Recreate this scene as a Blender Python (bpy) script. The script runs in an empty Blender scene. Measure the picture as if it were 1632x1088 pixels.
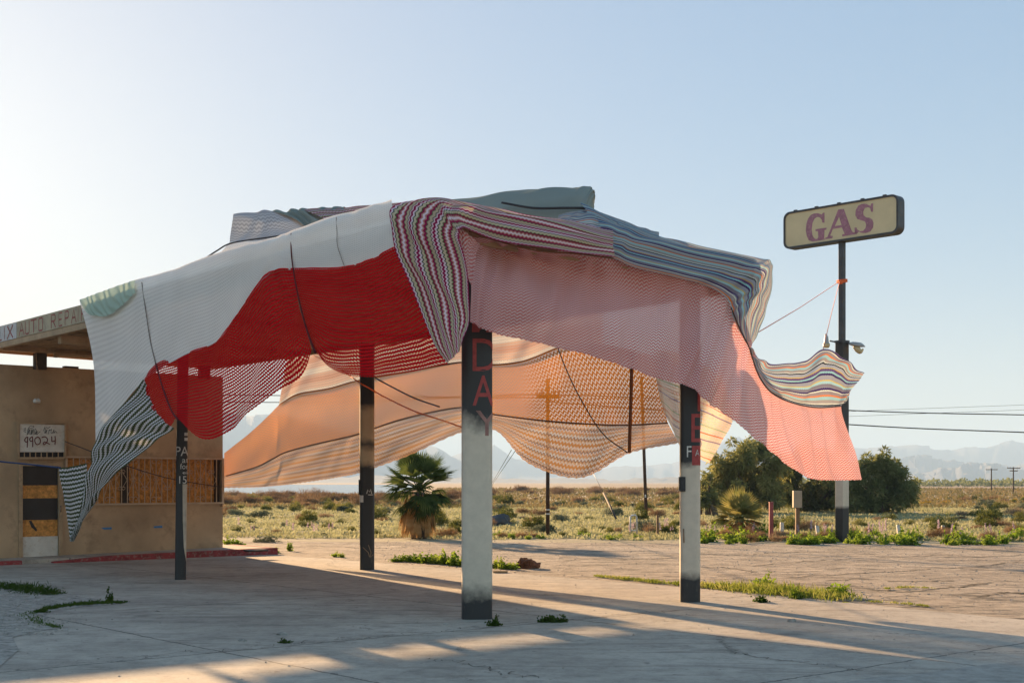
import bpy, bmesh, math, random
import numpy as np
from mathutils import Vector

# ------------------------------------------------------------------ camera, sky, sun
C = bpy.context.scene
COL = C.collection
FPX, CX, HY, CAMZ = 2131.0, 816.0, 768.0, 1.65      # focal length (photo pixels), principal column, horizon row, eye height
cam = bpy.data.cameras.new('camera')
cam.sensor_width = 36.0
cam.lens = FPX / 1632 * 36
cam.shift_y = (HY - 544) / 1632
cam.clip_start, cam.clip_end = 0.1, 40000
camo = bpy.data.objects.new('camera', cam)
camo.location = (0, 0, CAMZ)
camo.rotation_euler = (math.radians(90), 0, 0)
COL.objects.link(camo)
C.camera = camo

SUN_EL, SUN_AZ = 13.2, -28.1
world = bpy.data.worlds.new('World')
C.world = world
world.use_nodes = True
wn = world.node_tree
sky = wn.nodes.new('ShaderNodeTexSky')
sky.sky_type = 'NISHITA'
sky.sun_disc = False
sky.sun_elevation = math.radians(SUN_EL)
sky.sun_rotation = math.radians(SUN_AZ)
sky.air_density, sky.dust_density, sky.ozone_density = 1.0, 0.8, 2.4
bg = wn.nodes['Background']
bg.inputs['Strength'].default_value = 0.108
gam = wn.nodes.new('ShaderNodeGamma')               # evens the sky out between the sun and the far side, lifting the shade
gam.inputs['Gamma'].default_value = 0.325
wn.links.new(sky.outputs[0], gam.inputs['Color'])
hsv = wn.nodes.new('ShaderNodeHueSaturation')
hsv.inputs['Saturation'].default_value = 1.85
tint = wn.nodes.new('ShaderNodeMix'); tint.data_type = 'RGBA'; tint.blend_type = 'MULTIPLY'
tint.inputs[0].default_value = 1.0
tint.inputs[7].default_value = (0.96, 0.985, 1.04, 1)
wn.links.new(gam.outputs[0], tint.inputs[6])
wn.links.new(tint.outputs[2], hsv.inputs['Color'])
# added fill: sky made brighter and warmer opposite the sun to light camera-facing sides
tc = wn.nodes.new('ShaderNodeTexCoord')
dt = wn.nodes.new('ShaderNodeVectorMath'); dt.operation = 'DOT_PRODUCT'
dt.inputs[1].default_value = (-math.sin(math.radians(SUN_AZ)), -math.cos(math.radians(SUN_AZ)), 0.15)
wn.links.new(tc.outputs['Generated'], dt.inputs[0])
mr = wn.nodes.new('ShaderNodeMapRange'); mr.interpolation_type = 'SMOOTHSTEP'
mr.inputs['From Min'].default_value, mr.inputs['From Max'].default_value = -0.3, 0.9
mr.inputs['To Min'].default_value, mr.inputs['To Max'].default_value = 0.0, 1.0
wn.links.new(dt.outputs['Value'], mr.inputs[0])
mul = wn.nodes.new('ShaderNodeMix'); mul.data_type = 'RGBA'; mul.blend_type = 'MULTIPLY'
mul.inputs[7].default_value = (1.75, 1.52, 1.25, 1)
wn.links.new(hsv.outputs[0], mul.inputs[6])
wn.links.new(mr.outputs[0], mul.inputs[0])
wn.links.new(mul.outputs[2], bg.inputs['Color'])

sl = bpy.data.lights.new('sun', 'SUN')
sl.energy = 5.0
sl.angle = math.radians(0.55)
sl.color = (1.0, 0.65, 0.34)
so = bpy.data.objects.new('sun', sl)
e, a = math.radians(SUN_EL), math.radians(SUN_AZ)
so.rotation_euler = Vector((math.sin(a) * math.cos(e), math.cos(a) * math.cos(e), math.sin(e))).to_track_quat('Z', 'Y').to_euler()
so.location = (-20, 30, 30)
COL.objects.link(so)

C.view_settings.view_transform = 'Standard'
C.view_settings.look = 'None'
C.view_settings.gamma = 1
C.view_settings.exposure = 1.95
C.cycles.max_bounces = 8
C.cycles.diffuse_bounces = 4
C.cycles.transparent_max_bounces = 24
C.cycles.volume_bounces = 1
C.cycles.use_denoising = True
C.cycles.sample_clamp_indirect = 6

# ------------------------------------------------------------------ helpers: layout
rng = np.random.default_rng(7)
R = math.radians
NX, NY = -0.556, 15.6                                # near corner of the canopy
UX, UY, VX, VY = 0.76, 0.65, -0.65, 0.76             # canopy axes: u to the right and away, v to the left and away

def P(px, py, d):
    return Vector(((px - CX) / FPX * d, d, CAMZ - (py - HY) / FPX * d))
def UV(u, v, z=0.0):
    return Vector((NX + u * UX + v * VX, NY + u * UY + v * VY, z))
def G(px, py, z=0.0):
    return P(px, py, (CAMZ - z) * FPX / (py - HY))
def along(qx, qy, wx, wy, px):
    k = (px - CX) / FPX
    return qy + wy * (k * qy - qx) / (wx - k * wy)
def DL(px, u=-0.08):   # depth of the canopy's left side plane at this column
    return along(NX + u * UX, NY + u * UY, VX, VY, px)
def DF(px, v=-0.08):   # front side plane
    return along(NX + v * VX, NY + v * VY, UX, UY, px)
def DR(px, u=5.55):    # far right side plane
    return along(NX + u * UX, NY + u * UY, VX, VY, px)
WALL_V = 15.7
def W(px, py, out=0.0):
    return P(px, py, DF(px, WALL_V - out))

# ------------------------------------------------------------------ helpers: objects
def link(o, parent=None):
    COL.objects.link(o)
    if parent is not None:
        o.parent = parent
        o.matrix_parent_inverse = parent.matrix_basis.inverted()
    return o
def tag(o, label=None, cat=None, group=None, kind=None):
    if label: o['label'] = label
    if cat: o['category'] = cat
    if group: o['group'] = group
    if kind: o['kind'] = kind
    return o
def empty(name, loc, label, cat, group=None):
    o = bpy.data.objects.new(name, None)
    o.location = loc
    o.empty_display_size = 0.2
    link(o)
    return tag(o, label, cat, group)
def mesh_obj(name, verts, faces, mat, parent=None, smooth=False, uvs=None, label=None, mats=None, fmat=None):
    me = bpy.data.meshes.new(name)
    me.from_pydata([tuple(v) for v in verts], [], [tuple(f) for f in faces])
    if mats:
        for m in mats: me.materials.append(m)
        me.polygons.foreach_set('material_index', fmat)
    else:
        me.materials.append(mat)
    if smooth:
        me.polygons.foreach_set('use_smooth', [True] * len(me.polygons))
    if uvs is not None:
        ul = me.uv_layers.new(name='UVMap')
        vi = np.empty(len(me.loops), dtype=np.int32)
        me.loops.foreach_get('vertex_index', vi)
        ul.data.foreach_set('uv', np.asarray(uvs, dtype=np.float32)[vi].ravel())
    me.update()
    o = bpy.data.objects.new(name, me)
    link(o, parent)
    if label: o['label'] = label
    return o
def bm_obj(name, bm, mat, parent=None, smooth=False, bevel=0.0, label=None):
    if bevel > 0:
        bmesh.ops.bevel(bm, geom=list(bm.edges), offset=bevel, segments=2, profile=0.6, affect='EDGES', clamp_overlap=True)
    bmesh.ops.recalc_face_normals(bm, faces=list(bm.faces))
    me = bpy.data.meshes.new(name)
    bm.to_mesh(me)
    bm.free()
    me.materials.append(mat)
    if smooth:
        me.polygons.foreach_set('use_smooth', [True] * len(me.polygons))
    o = bpy.data.objects.new(name, me)
    link(o, parent)
    if label: o['label'] = label
    return o
def prism(bm, base, top):                     # two equal rings of points
    n = len(base)
    a = [bm.verts.new(p) for p in base]
    b = [bm.verts.new(p) for p in top]
    bm.faces.new(a)
    bm.faces.new(list(reversed(b)))
    for i in range(n):
        j = (i + 1) % n
        bm.faces.new((a[j], a[i], b[i], b[j]))
def uvbox(bm, u0, u1, v0, v1, z0, z1):        # box along the canopy axes
    q = [(u0, v0), (u1, v0), (u1, v1), (u0, v1)]
    prism(bm, [UV(u, v, z0) for u, v in q], [UV(u, v, z1) for u, v in q])
def obox(bm, c, ax, ay, az):                  # oriented box: centre and three half-axis vectors
    c, ax, ay, az = map(Vector, (c, ax, ay, az))
    s = [(-1, -1), (1, -1), (1, 1), (-1, 1)]
    prism(bm, [c + ax * i + ay * j - az for i, j in s], [c + ax * i + ay * j + az for i, j in s])
def catmull(pts, n):
    pts = np.asarray(pts, dtype=float)
    k = len(pts)
    if k == 2:
        t = np.linspace(0, 1, n)[:, None]
        return pts[0] * (1 - t) + pts[1] * t
    ext = np.vstack([2 * pts[0] - pts[1], pts, 2 * pts[-1] - pts[-2]])
    x = np.linspace(0, k - 1, n)
    i = np.minimum(x.astype(int), k - 2)
    t = (x - i)[:, None]
    p0, p1, p2, p3 = ext[i], ext[i + 1], ext[i + 2], ext[i + 3]
    return 0.5 * (2 * p1 + (p2 - p0) * t + (2 * p0 - 5 * p1 + 4 * p2 - p3) * t ** 2 + (3 * p1 - p0 - 3 * p2 + p3) * t ** 3)
def tube_data(pts, rad, seg=6, n=None):
    pts = np.asarray([tuple(p) for p in pts], dtype=float)
    if n: pts = catmull(pts, n)
    m = len(pts)
    rad = np.broadcast_to(np.asarray(rad, dtype=float), (m,)) if np.ndim(rad) == 0 else np.interp(np.linspace(0, 1, m), np.linspace(0, 1, len(rad)), rad)
    V, F = [], []
    for i in range(m):
        t = Vector(pts[min(i + 1, m - 1)] - pts[max(i - 1, 0)]).normalized()
        up = Vector((0, 0, 1)) if abs(t.z) < 0.9 else Vector((1, 0, 0))
        s = t.cross(up).normalized()
        w = s.cross(t)
        for j in range(seg):
            an = 2 * math.pi * j / seg
            V.append(Vector(pts[i]) + (s * math.cos(an) + w * math.sin(an)) * float(rad[i]))
    for i in range(m - 1):
        for j in range(seg):
            k = (j + 1) % seg
            F.append((i * seg + j, i * seg + k, (i + 1) * seg + k, (i + 1) * seg + j))
    F.append(tuple(range(seg - 1, -1, -1)))
    F.append(tuple((m - 1) * seg + j for j in range(seg)))
    return V, F
def join_data(parts):
    V, F = [], []
    for v, f in parts:
        o = len(V)
        V += list(v)
        F += [tuple(i + o for i in q) for q in f]
    return V, F
def tube(name, pts, rad, mat, parent=None, seg=6, n=None, label=None):
    v, f = tube_data(pts, rad, seg, n)
    return mesh_obj(name, v, f, mat, parent, smooth=True, label=label)
def fast_mesh(name, verts, quads, mat, smooth=False):
    verts = np.asarray(verts, dtype=np.float32).reshape(-1, 3)
    quads = np.asarray(quads, dtype=np.int32).reshape(-1, 4)
    me = bpy.data.meshes.new(name)
    me.vertices.add(len(verts))
    me.vertices.foreach_set('co', verts.ravel())
    me.loops.add(quads.size)
    me.loops.foreach_set('vertex_index', quads.ravel())
    me.polygons.add(len(quads))
    me.polygons.foreach_set('loop_start', np.arange(0, quads.size, 4, dtype=np.int32))
    me.polygons.foreach_set('loop_total', np.full(len(quads), 4, dtype=np.int32))
    me.update(calc_edges=True)
    me.validate()
    if mat: me.materials.append(mat)
    return me
def cards(pos, dirs, length, width, r, bend=0.0):    # leaf-shaped quads growing from pos along dirs
    pos, dirs = np.asarray(pos, float), np.asarray(dirs, float)
    n = len(pos)
    dirs = dirs / (np.linalg.norm(dirs, axis=1, keepdims=True) + 1e-9)
    side = np.cross(dirs, r.normal(size=(n, 3)))
    side /= np.linalg.norm(side, axis=1, keepdims=True) + 1e-9
    L = np.broadcast_to(length, (n,))[:, None]
    Wd = np.broadcast_to(width, (n,))[:, None]
    mid = pos + dirs * L * 0.45
    tip = pos + dirs * L + np.array([0, 0, -1.0]) * L * bend
    V = np.stack([pos, mid + side * Wd * 0.5, tip, mid - side * Wd * 0.5], axis=1)
    return V.reshape(-1, 3), np.arange(n * 4).reshape(n, 4)
def unit(n, r, zmin=-1.0):
    d = r.normal(size=(n, 3))
    d /= np.linalg.norm(d, axis=1, keepdims=True)
    d[:, 2] = np.where(d[:, 2] < zmin, -d[:, 2] * 0.3, d[:, 2])
    return d

# ------------------------------------------------------------------ helpers: materials
def new_mat(name):
    m = bpy.data.materials.new(name)
    m.use_nodes = True
    nt = m.node_tree
    return m, nt, nt.nodes['Principled BSDF'], nt.nodes['Material Output']
def N(nt, t, **kw):
    n = nt.nodes.new(t)
    for k, v in kw.items():
        setattr(n, k, v)
    return n
def setin(n, **kw):
    for k, v in kw.items():
        n.inputs[k.replace('_', ' ')].default_value = v
def math_n(nt, op, a, b=None, c=None, clamp=False):
    n = N(nt, 'ShaderNodeMath', operation=op, use_clamp=clamp)
    for i, x in enumerate((a, b, c)):
        if x is None: continue
        if isinstance(x, (int, float)): n.inputs[i].default_value = x
        else: nt.links.new(x, n.inputs[i])
    return n.outputs[0]
def noise(nt, scale, detail=4, rough=0.55, vec=None, dist=0.0):
    n = N(nt, 'ShaderNodeTexNoise')
    setin(n, Scale=scale, Detail=detail, Roughness=rough, Distortion=dist)
    if vec is None:
        vec = N(nt, 'ShaderNodeNewGeometry').outputs['Position']
    nt.links.new(vec, n.inputs['Vector'])
    return n.outputs[0]
def ramp(nt, fac, stops, interp='LINEAR'):
    n = N(nt, 'ShaderNodeValToRGB')
    cr = n.color_ramp
    cr.interpolation = interp
    while len(cr.elements) < len(stops): cr.elements.new(1.0)
    for el, (p, c) in zip(cr.elements, stops):
        el.position = p
        el.color = (*c, 1) if len(c) == 3 else c
    nt.links.new(fac, n.inputs[0])
    return n.outputs[0]
def mixc(nt, fac, a, b, mode='MIX'):
    n = N(nt, 'ShaderNodeMix', data_type='RGBA', blend_type=mode)
    for s, x in ((0, fac), (6, a), (7, b)):
        if isinstance(x, (int, float)): n.inputs[s].default_value = x
        elif isinstance(x, tuple): n.inputs[s].default_value = (*x, 1)
        else: nt.links.new(x, n.inputs[s])
    return n.outputs[2]
def bump(nt, bsdf, h, strength=0.3, dist=0.02):
    n = N(nt, 'ShaderNodeBump')
    setin(n, Strength=strength, Distance=dist)
    nt.links.new(h, n.inputs['Height'])
    nt.links.new(n.outputs[0], bsdf.inputs['Normal'])
def stepn(nt, x, lo, hi):
    n = N(nt, 'ShaderNodeMapRange', clamp=True)
    setin(n, From_Min=lo, From_Max=hi)
    nt.links.new(x, n.inputs[0])
    return n.outputs[0]
def mapped(nt, scale, vec=None, rot=0.0):
    n = N(nt, 'ShaderNodeMapping')
    n.inputs['Scale'].default_value = scale
    n.inputs['Rotation'].default_value = (0, 0, rot)
    nt.links.new(vec or N(nt, 'ShaderNodeNewGeometry').outputs['Position'], n.inputs[0])
    return n.outputs[0]

def paint(name, col, rough=0.6, var=0.25, scale=3.0, metal=0.0, bmp=0.0, dirt=None):
    m, nt, b, _ = new_mat(name)
    f = noise(nt, scale, 6, 0.6)
    lo = tuple(c * (1 - var) for c in col)
    hi = tuple(min(1, c * (1 + var)) for c in col)
    c = ramp(nt, f, [(0.3, lo), (0.7, hi)])
    if dirt:
        c = mixc(nt, stepn(nt, noise(nt, scale * 2.7, 8, 0.7), 0.52, 0.68), c, dirt)
    nt.links.new(c, b.inputs['Base Color'])
    setin(b, Roughness=rough, Metallic=metal)
    if bmp: bump(nt, b, noise(nt, scale * 8, 5, 0.6), bmp, 0.01)
    return m

def knit(name, stops, period, zig=0.0, zper=0.07, row=0.05, colp=0.06, hole=0.5, cover=0.5, trans=0.45, brk=0.28, dash=False):
    """Knitted fabric: stripes of colour along the panel, zigzag rows, rows of open eyelets, light shining through."""
    m, nt, b, out = new_mat(name)
    nt.nodes.remove(b)
    uv = N(nt, 'ShaderNodeUVMap')
    sp = N(nt, 'ShaderNodeSeparateXYZ')
    nt.links.new(uv.outputs[0], sp.inputs[0])
    u, v = sp.outputs[0], sp.outputs[1]
    if zig:
        t = math_n(nt, 'PINGPONG', u, zper / 2)
        v2 = math_n(nt, 'MULTIPLY_ADD', t, zig * 2 / zper, v)
    else:
        v2 = v
    if dash:
        half = math_n(nt, 'FLOOR', math_n(nt, 'DIVIDE', u, dash))
        v2 = math_n(nt, 'MULTIPLY_ADD', math_n(nt, 'MODULO', half, 2), period * 0.5, v2)
    fr = math_n(nt, 'FRACT', math_n(nt, 'DIVIDE', v2, period))
    colr = ramp(nt, fr, stops, 'CONSTANT')
    wear = noise(nt, 1.3, 3, 0.5, uv.outputs[0])
    colr = mixc(nt, 0.35, colr, ramp(nt, wear, [(0.3, (0.75, 0.75, 0.75)), (0.7, (1, 1, 1))]), 'MULTIPLY')
    df = N(nt, 'ShaderNodeBsdfDiffuse')
    tl = N(nt, 'ShaderNodeBsdfTranslucent')
    nt.links.new(colr, df.inputs[0])
    nt.links.new(colr, tl.inputs[0])
    mx = N(nt, 'ShaderNodeMixShader')
    mx.inputs[0].default_value = trans
    nt.links.new(df.outputs[0], mx.inputs[1])
    nt.links.new(tl.outputs[0], mx.inputs[2])
    tr = N(nt, 'ShaderNodeBsdfTransparent')
    fin = N(nt, 'ShaderNodeMixShader')
    r1 = math_n(nt, 'FRACT', math_n(nt, 'DIVIDE', v2, row))
    r2 = math_n(nt, 'FRACT', math_n(nt, 'DIVIDE', u, colp))
    e1 = math_n(nt, 'GREATER_THAN', r1, cover)
    e2 = math_n(nt, 'GREATER_THAN', r2, brk)
    hl = math_n(nt, 'MULTIPLY', math_n(nt, 'MULTIPLY', e1, e2), hole)
    nt.links.new(hl, fin.inputs[0])
    nt.links.new(mx.outputs[0], fin.inputs[1])
    nt.links.new(tr.outputs[0], fin.inputs[2])
    nt.links.new(fin.outputs[0], out.inputs[0])
    bp = N(nt, 'ShaderNodeBump')
    setin(bp, Strength=0.18, Distance=0.006)
    nt.links.new(math_n(nt, 'SINE', math_n(nt, 'MULTIPLY', v2, 2 * math.pi / row)), bp.inputs['Height'])
    nt.links.new(bp.outputs[0], df.inputs['Normal'])
    return m

def leafmat(name, cols, trans=0.45, scale=3.0, gloss=0.0):
    m, nt, b, out = new_mat(name)
    nt.nodes.remove(b)
    oi = N(nt, 'ShaderNodeObjectInfo')
    f = noise(nt, scale, 3, 0.7)
    f = math_n(nt, 'ADD', f, math_n(nt, 'MULTIPLY_ADD', oi.outputs['Random'], 0.24, -0.12))
    c = ramp(nt, f, [(0.28 + 0.44 * i / max(1, len(cols) - 1), k) for i, k in enumerate(cols)])
    df = N(nt, 'ShaderNodeBsdfDiffuse')
    tl = N(nt, 'ShaderNodeBsdfTranslucent')
    nt.links.new(c, df.inputs[0])
    nt.links.new(c, tl.inputs[0])
    mx = N(nt, 'ShaderNodeMixShader')
    mx.inputs[0].default_value = trans
    nt.links.new(df.outputs[0], mx.inputs[1])
    nt.links.new(tl.outputs[0], mx.inputs[2])
    nt.links.new(mx.outputs[0], out.inputs[0])
    return m

# ------------------------------------------------------------------ setting materials
def concrete_mat():
    m, nt, b, _ = new_mat('old_concrete')
    gp = N(nt, 'ShaderNodeNewGeometry').outputs['Position']
    c = ramp(nt, noise(nt, 0.45, 9, 0.68), [(0.3, (0.27, 0.235, 0.195)), (0.5, (0.38, 0.335, 0.28)), (0.7, (0.49, 0.435, 0.365))])
    c = mixc(nt, 0.8, c, ramp(nt, noise(nt, 3, 14, 0.9), [(0.38, (0.48, 0.46, 0.45)), (0.5, (0.97, 0.97, 0.97)), (0.62, (1.28, 1.25, 1.2))]), 'MULTIPLY')
    # dragged dirt and tyre sweeps, long across the slab
    st = stepn(nt, noise(nt, 1.0, 8, 0.72, mapped(nt, (0.28, 1.7, 1), rot=R(12)), 1.6), 0.54, 0.68)
    c = mixc(nt, math_n(nt, 'MULTIPLY', st, 0.7), c, (0.13, 0.11, 0.09))
    # oil and soot blotches
    ol = stepn(nt, noise(nt, 0.8, 5, 0.6), 0.62, 0.72)
    c = mixc(nt, math_n(nt, 'MULTIPLY', ol, 0.65), c, (0.09, 0.08, 0.07))
    # pale worn scuffs
    sc_ = stepn(nt, noise(nt, 1.0, 7, 0.75, mapped(nt, (0.5, 2.4, 1), rot=R(-14))), 0.60, 0.70)
    c = mixc(nt, math_n(nt, 'MULTIPLY', sc_, 0.35), c, (0.60, 0.54, 0.46))
    # joints of the slabs along the canopy axes, ragged by noise
    sp = N(nt, 'ShaderNodeSeparateXYZ')
    mp = N(nt, 'ShaderNodeMapping', vector_type='POINT')
    mp.inputs['Rotation'].default_value = (0, 0, -math.atan2(UY, UX))
    nt.links.new(gp, mp.inputs[0])
    nt.links.new(mp.outputs[0], sp.inputs[0])
    wob = math_n(nt, 'MULTIPLY_ADD', noise(nt, 2.5, 7, 0.7), 0.16, -0.08)
    ca, sa = math.cos(math.atan2(UY, UX)), math.sin(math.atan2(UY, UX))
    n_u, n_v = NX * ca + NY * sa, -NX * sa + NY * ca
    jt = None
    for out_, off in ((0, n_u + 1.3), (1, n_v - 0.5)):
        q = math_n(nt, 'ADD', math_n(nt, 'SUBTRACT', sp.outputs[out_], off), wob)
        q = math_n(nt, 'ABSOLUTE', math_n(nt, 'SUBTRACT', math_n(nt, 'FRACT', math_n(nt, 'ADD', math_n(nt, 'DIVIDE', q, 4.7), 0.5)), 0.5))
        k = math_n(nt, 'LESS_THAN', q, 0.0034)
        jt = k if jt is None else math_n(nt, 'MAXIMUM', jt, k)
    v = N(nt, 'ShaderNodeTexVoronoi', feature='DISTANCE_TO_EDGE')
    setin(v, Scale=0.20)
    wv = N(nt, 'ShaderNodeVectorMath', operation='ADD')
    nz = N(nt, 'ShaderNodeTexNoise')
    setin(nz, Scale=0.9, Detail=8.0, Roughness=0.7)
    nt.links.new(gp, nz.inputs['Vector'])
    nt.links.new(gp, wv.inputs[0])
    scl = N(nt, 'ShaderNodeVectorMath', operation='SCALE')
    scl.inputs['Scale'].default_value = 1.5
    nt.links.new(nz.outputs[1], scl.inputs[0])
    nt.links.new(scl.outputs[0], wv.inputs[1])
    nt.links.new(wv.outputs[0], v.inputs['Vector'])
    crack = math_n(nt, 'MULTIPLY', math_n(nt, 'LESS_THAN', v.outputs[0], 0.0022), stepn(nt, noise(nt, 0.7, 5, 0.7), 0.50, 0.56))
    crack = math_n(nt, 'MAXIMUM', crack, jt)
    c = mixc(nt, math_n(nt, 'MULTIPLY', crack, 0.75), c, (0.055, 0.048, 0.04))
    pit = math_n(nt, 'GREATER_THAN', noise(nt, 7, 3, 0.5), 0.70)
    c = mixc(nt, math_n(nt, 'MULTIPLY', pit, 0.55), c, (0.07, 0.06, 0.05))
    nt.links.new(c, b.inputs['Base Color'])
    setin(b, Roughness=0.85)
    bump(nt, b, math_n(nt, 'MULTIPLY_ADD', crack, -0.6, noise(nt, 8, 10, 0.85)), 0.45, 0.022)
    return m
def asphalt_mat():
    m, nt, b, _ = new_mat('bleached_asphalt')
    c = ramp(nt, noise(nt, 0.35, 9, 0.7), [(0.3, (0.24, 0.195, 0.155)), (0.5, (0.34, 0.28, 0.22)), (0.7, (0.44, 0.365, 0.29))])
    c = mixc(nt, 0.85, c, ramp(nt, noise(nt, 2.2, 14, 0.92), [(0.40, (0.30, 0.28, 0.26)), (0.5, (0.90, 0.90, 0.90)), (0.60, (1.5, 1.42, 1.3))]), 'MULTIPLY')
    pt = stepn(nt, noise(nt, 1.0, 7, 0.75, mapped(nt, (0.22, 0.8, 1)), 0.6), 0.57, 0.66)
    c = mixc(nt, math_n(nt, 'MULTIPLY', pt, 0.6), c, (0.13, 0.105, 0.08))
    crack = None
    for sc_, rt, th in ((1.0, 4, 0.075), (1.7, -12, 0.05)):
        w = noise(nt, sc_, 6, 0.62, mapped(nt, (0.08, 0.42, 1), rot=R(rt)), 1.2)
        k = math_n(nt, 'LESS_THAN', math_n(nt, 'ABSOLUTE', math_n(nt, 'SUBTRACT', math_n(nt, 'FRACT', math_n(nt, 'MULTIPLY', w, 8)), 0.5)), th)
        k = math_n(nt, 'MULTIPLY', k, stepn(nt, noise(nt, 0.5, 4, 0.7, mapped(nt, (1, 1, 1), rot=R(rt * 5))), 0.44, 0.50))
        crack = k if crack is None else math_n(nt, 'MAXIMUM', crack, k)
    c = mixc(nt, math_n(nt, 'MULTIPLY', crack, 0.9), c, (0.045, 0.038, 0.03))
    nt.links.new(c, b.inputs['Base Color'])
    setin(b, Roughness=0.95)
    bump(nt, b, math_n(nt, 'MULTIPLY_ADD', crack, -0.7, noise(nt, 8, 9, 0.9)), 0.8, 0.03)
    return m
def ground_mat():
    m, nt, b, _ = new_mat('desert_soil')
    near = ramp(nt, noise(nt, 0.25, 8, 0.7), [(0.3, (0.16, 0.13, 0.09)), (0.5, (0.24, 0.21, 0.13)), (0.7, (0.34, 0.29, 0.20))])
    far = ramp(nt, noise(nt, 0.02, 6, 0.7), [(0.35, (0.16, 0.12, 0.08)), (0.65, (0.26, 0.19, 0.13))])
    sp = N(nt, 'ShaderNodeSeparateXYZ')
    nt.links.new(N(nt, 'ShaderNodeNewGeometry').outputs['Position'], sp.inputs[0])
    nt.links.new(mixc(nt, stepn(nt, sp.outputs[1], 90, 260), near, far), b.inputs['Base Color'])
    setin(b, Roughness=1.0)
    bump(nt, b, noise(nt, 5, 6, 0.7), 0.5, 0.05)
    return m
M = {}
M['concrete'] = concrete_mat()
M['asphalt'] = asphalt_mat()
M['soil'] = ground_mat()
M['gravel'] = paint('grey_gravel', (0.30, 0.27, 0.235), 1.0, 0.55, 7, bmp=0.9, dirt=(0.44, 0.40, 0.35))
M['stucco'] = paint('tan_stucco', (0.42, 0.285, 0.17), 0.9, 0.26, 0.8, bmp=0.5, dirt=(0.30, 0.20, 0.12))
M['curb_red'] = paint('worn_red_curb_paint', (0.26, 0.035, 0.035), 0.8, 0.4, 6, bmp=0.3, dirt=(0.30, 0.22, 0.18))
M['wood'] = paint('old_soffit_boards', (0.33, 0.22, 0.12), 0.9, 0.4, 5, bmp=0.4, dirt=(0.16, 0.10, 0.05))
M['trim'] = paint('tan_trim_paint', (0.40, 0.27, 0.16), 0.8, 0.2, 2.5, dirt=(0.28, 0.19, 0.11))
M['dark_wood'] = paint('dark_timber', (0.05, 0.035, 0.025), 0.8, 0.4, 6)
M['black'] = paint('black_paint', (0.012, 0.012, 0.014), 0.5, 0.4, 5)
M['white'] = paint('off_white_paint', (0.62, 0.58, 0.52), 0.7, 0.12, 4, dirt=(0.48, 0.40, 0.31))
M['letter_red'] = paint('faded_red_lettering', (0.36, 0.055, 0.05), 0.7, 0.25, 14)
M['fascia_red'] = paint('weathered_brick_red_lettering', (0.30, 0.075, 0.06), 0.8, 0.35, 10)
M['letter_white'] = paint('worn_white_lettering', (0.62, 0.60, 0.56), 0.7, 0.2, 12)
M['ink'] = paint('grey_scrawl_ink', (0.05, 0.05, 0.05), 0.8, 0.2, 10)
M['ox_red'] = paint('oxblood_brush_paint', (0.12, 0.012, 0.012), 0.7, 0.3, 10)
M['osb'] = paint('weathered_plywood', (0.55, 0.25, 0.06), 0.85, 0.5, 12, dirt=(0.26, 0.10, 0.025))
M['tape'] = paint('blue_tape', (0.05, 0.17, 0.38), 0.7, 0.15, 6)
M['grille'] = paint('tan_iron_grille', (0.46, 0.33, 0.22), 0.6, 0.15, 5)
M['steel'] = paint('dark_steel', (0.05, 0.052, 0.058), 0.45, 0.35, 4, metal=0.3, dirt=(0.09, 0.055, 0.03))
M['sign_face'] = paint('yellowed_sign_plastic', (0.62, 0.52, 0.31), 0.45, 0.10, 1.2)
M['plum'] = paint('faded_plum_lettering', (0.34, 0.15, 0.21), 0.7, 0.22, 7, dirt=(0.46, 0.30, 0.26))
M['lamp_grey'] = paint('grey_lamp_housing', (0.30, 0.31, 0.32), 0.45, 0.2, 8)
M['lamp_glass'] = paint('yellowed_lamp_glass', (0.55, 0.42, 0.22), 0.25, 0.15, 8)
M['orange_rope'] = paint('orange_rope', (0.75, 0.13, 0.03), 0.8, 0.15, 20)
M['pink_rope'] = paint('pink_rope', (0.75, 0.33, 0.25), 0.8, 0.15, 20)
M['black_rope'] = paint('black_rope', (0.02, 0.022, 0.03), 0.8, 0.2, 20)
M['blue_rope'] = paint('blue_rope', (0.03, 0.05, 0.13), 0.8, 0.2, 20)
M['wire'] = paint('dark_cable', (0.025, 0.025, 0.025), 0.6, 0.2, 5)
M['pole_wood'] = paint('creosoted_pole', (0.055, 0.03, 0.02), 0.85, 0.4, 6, dirt=(0.10, 0.055, 0.03))
M['rust_post'] = paint('rusty_steel_post', (0.20, 0.11, 0.055), 0.8, 0.4, 8, dirt=(0.30, 0.19, 0.11))
M['tan_box'] = paint('tan_utility_box', (0.40, 0.30, 0.21), 0.7, 0.1, 5)
M['red_post'] = paint('faded_red_post', (0.30, 0.065, 0.06), 0.75, 0.2, 8)
M['white_post'] = paint('chipped_white_post', (0.62, 0.60, 0.57), 0.8, 0.2, 14, dirt=(0.20, 0.16, 0.13))
M['clod'] = paint('red_brown_clod', (0.16, 0.065, 0.032), 1.0, 0.5, 14, bmp=0.8)

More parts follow.
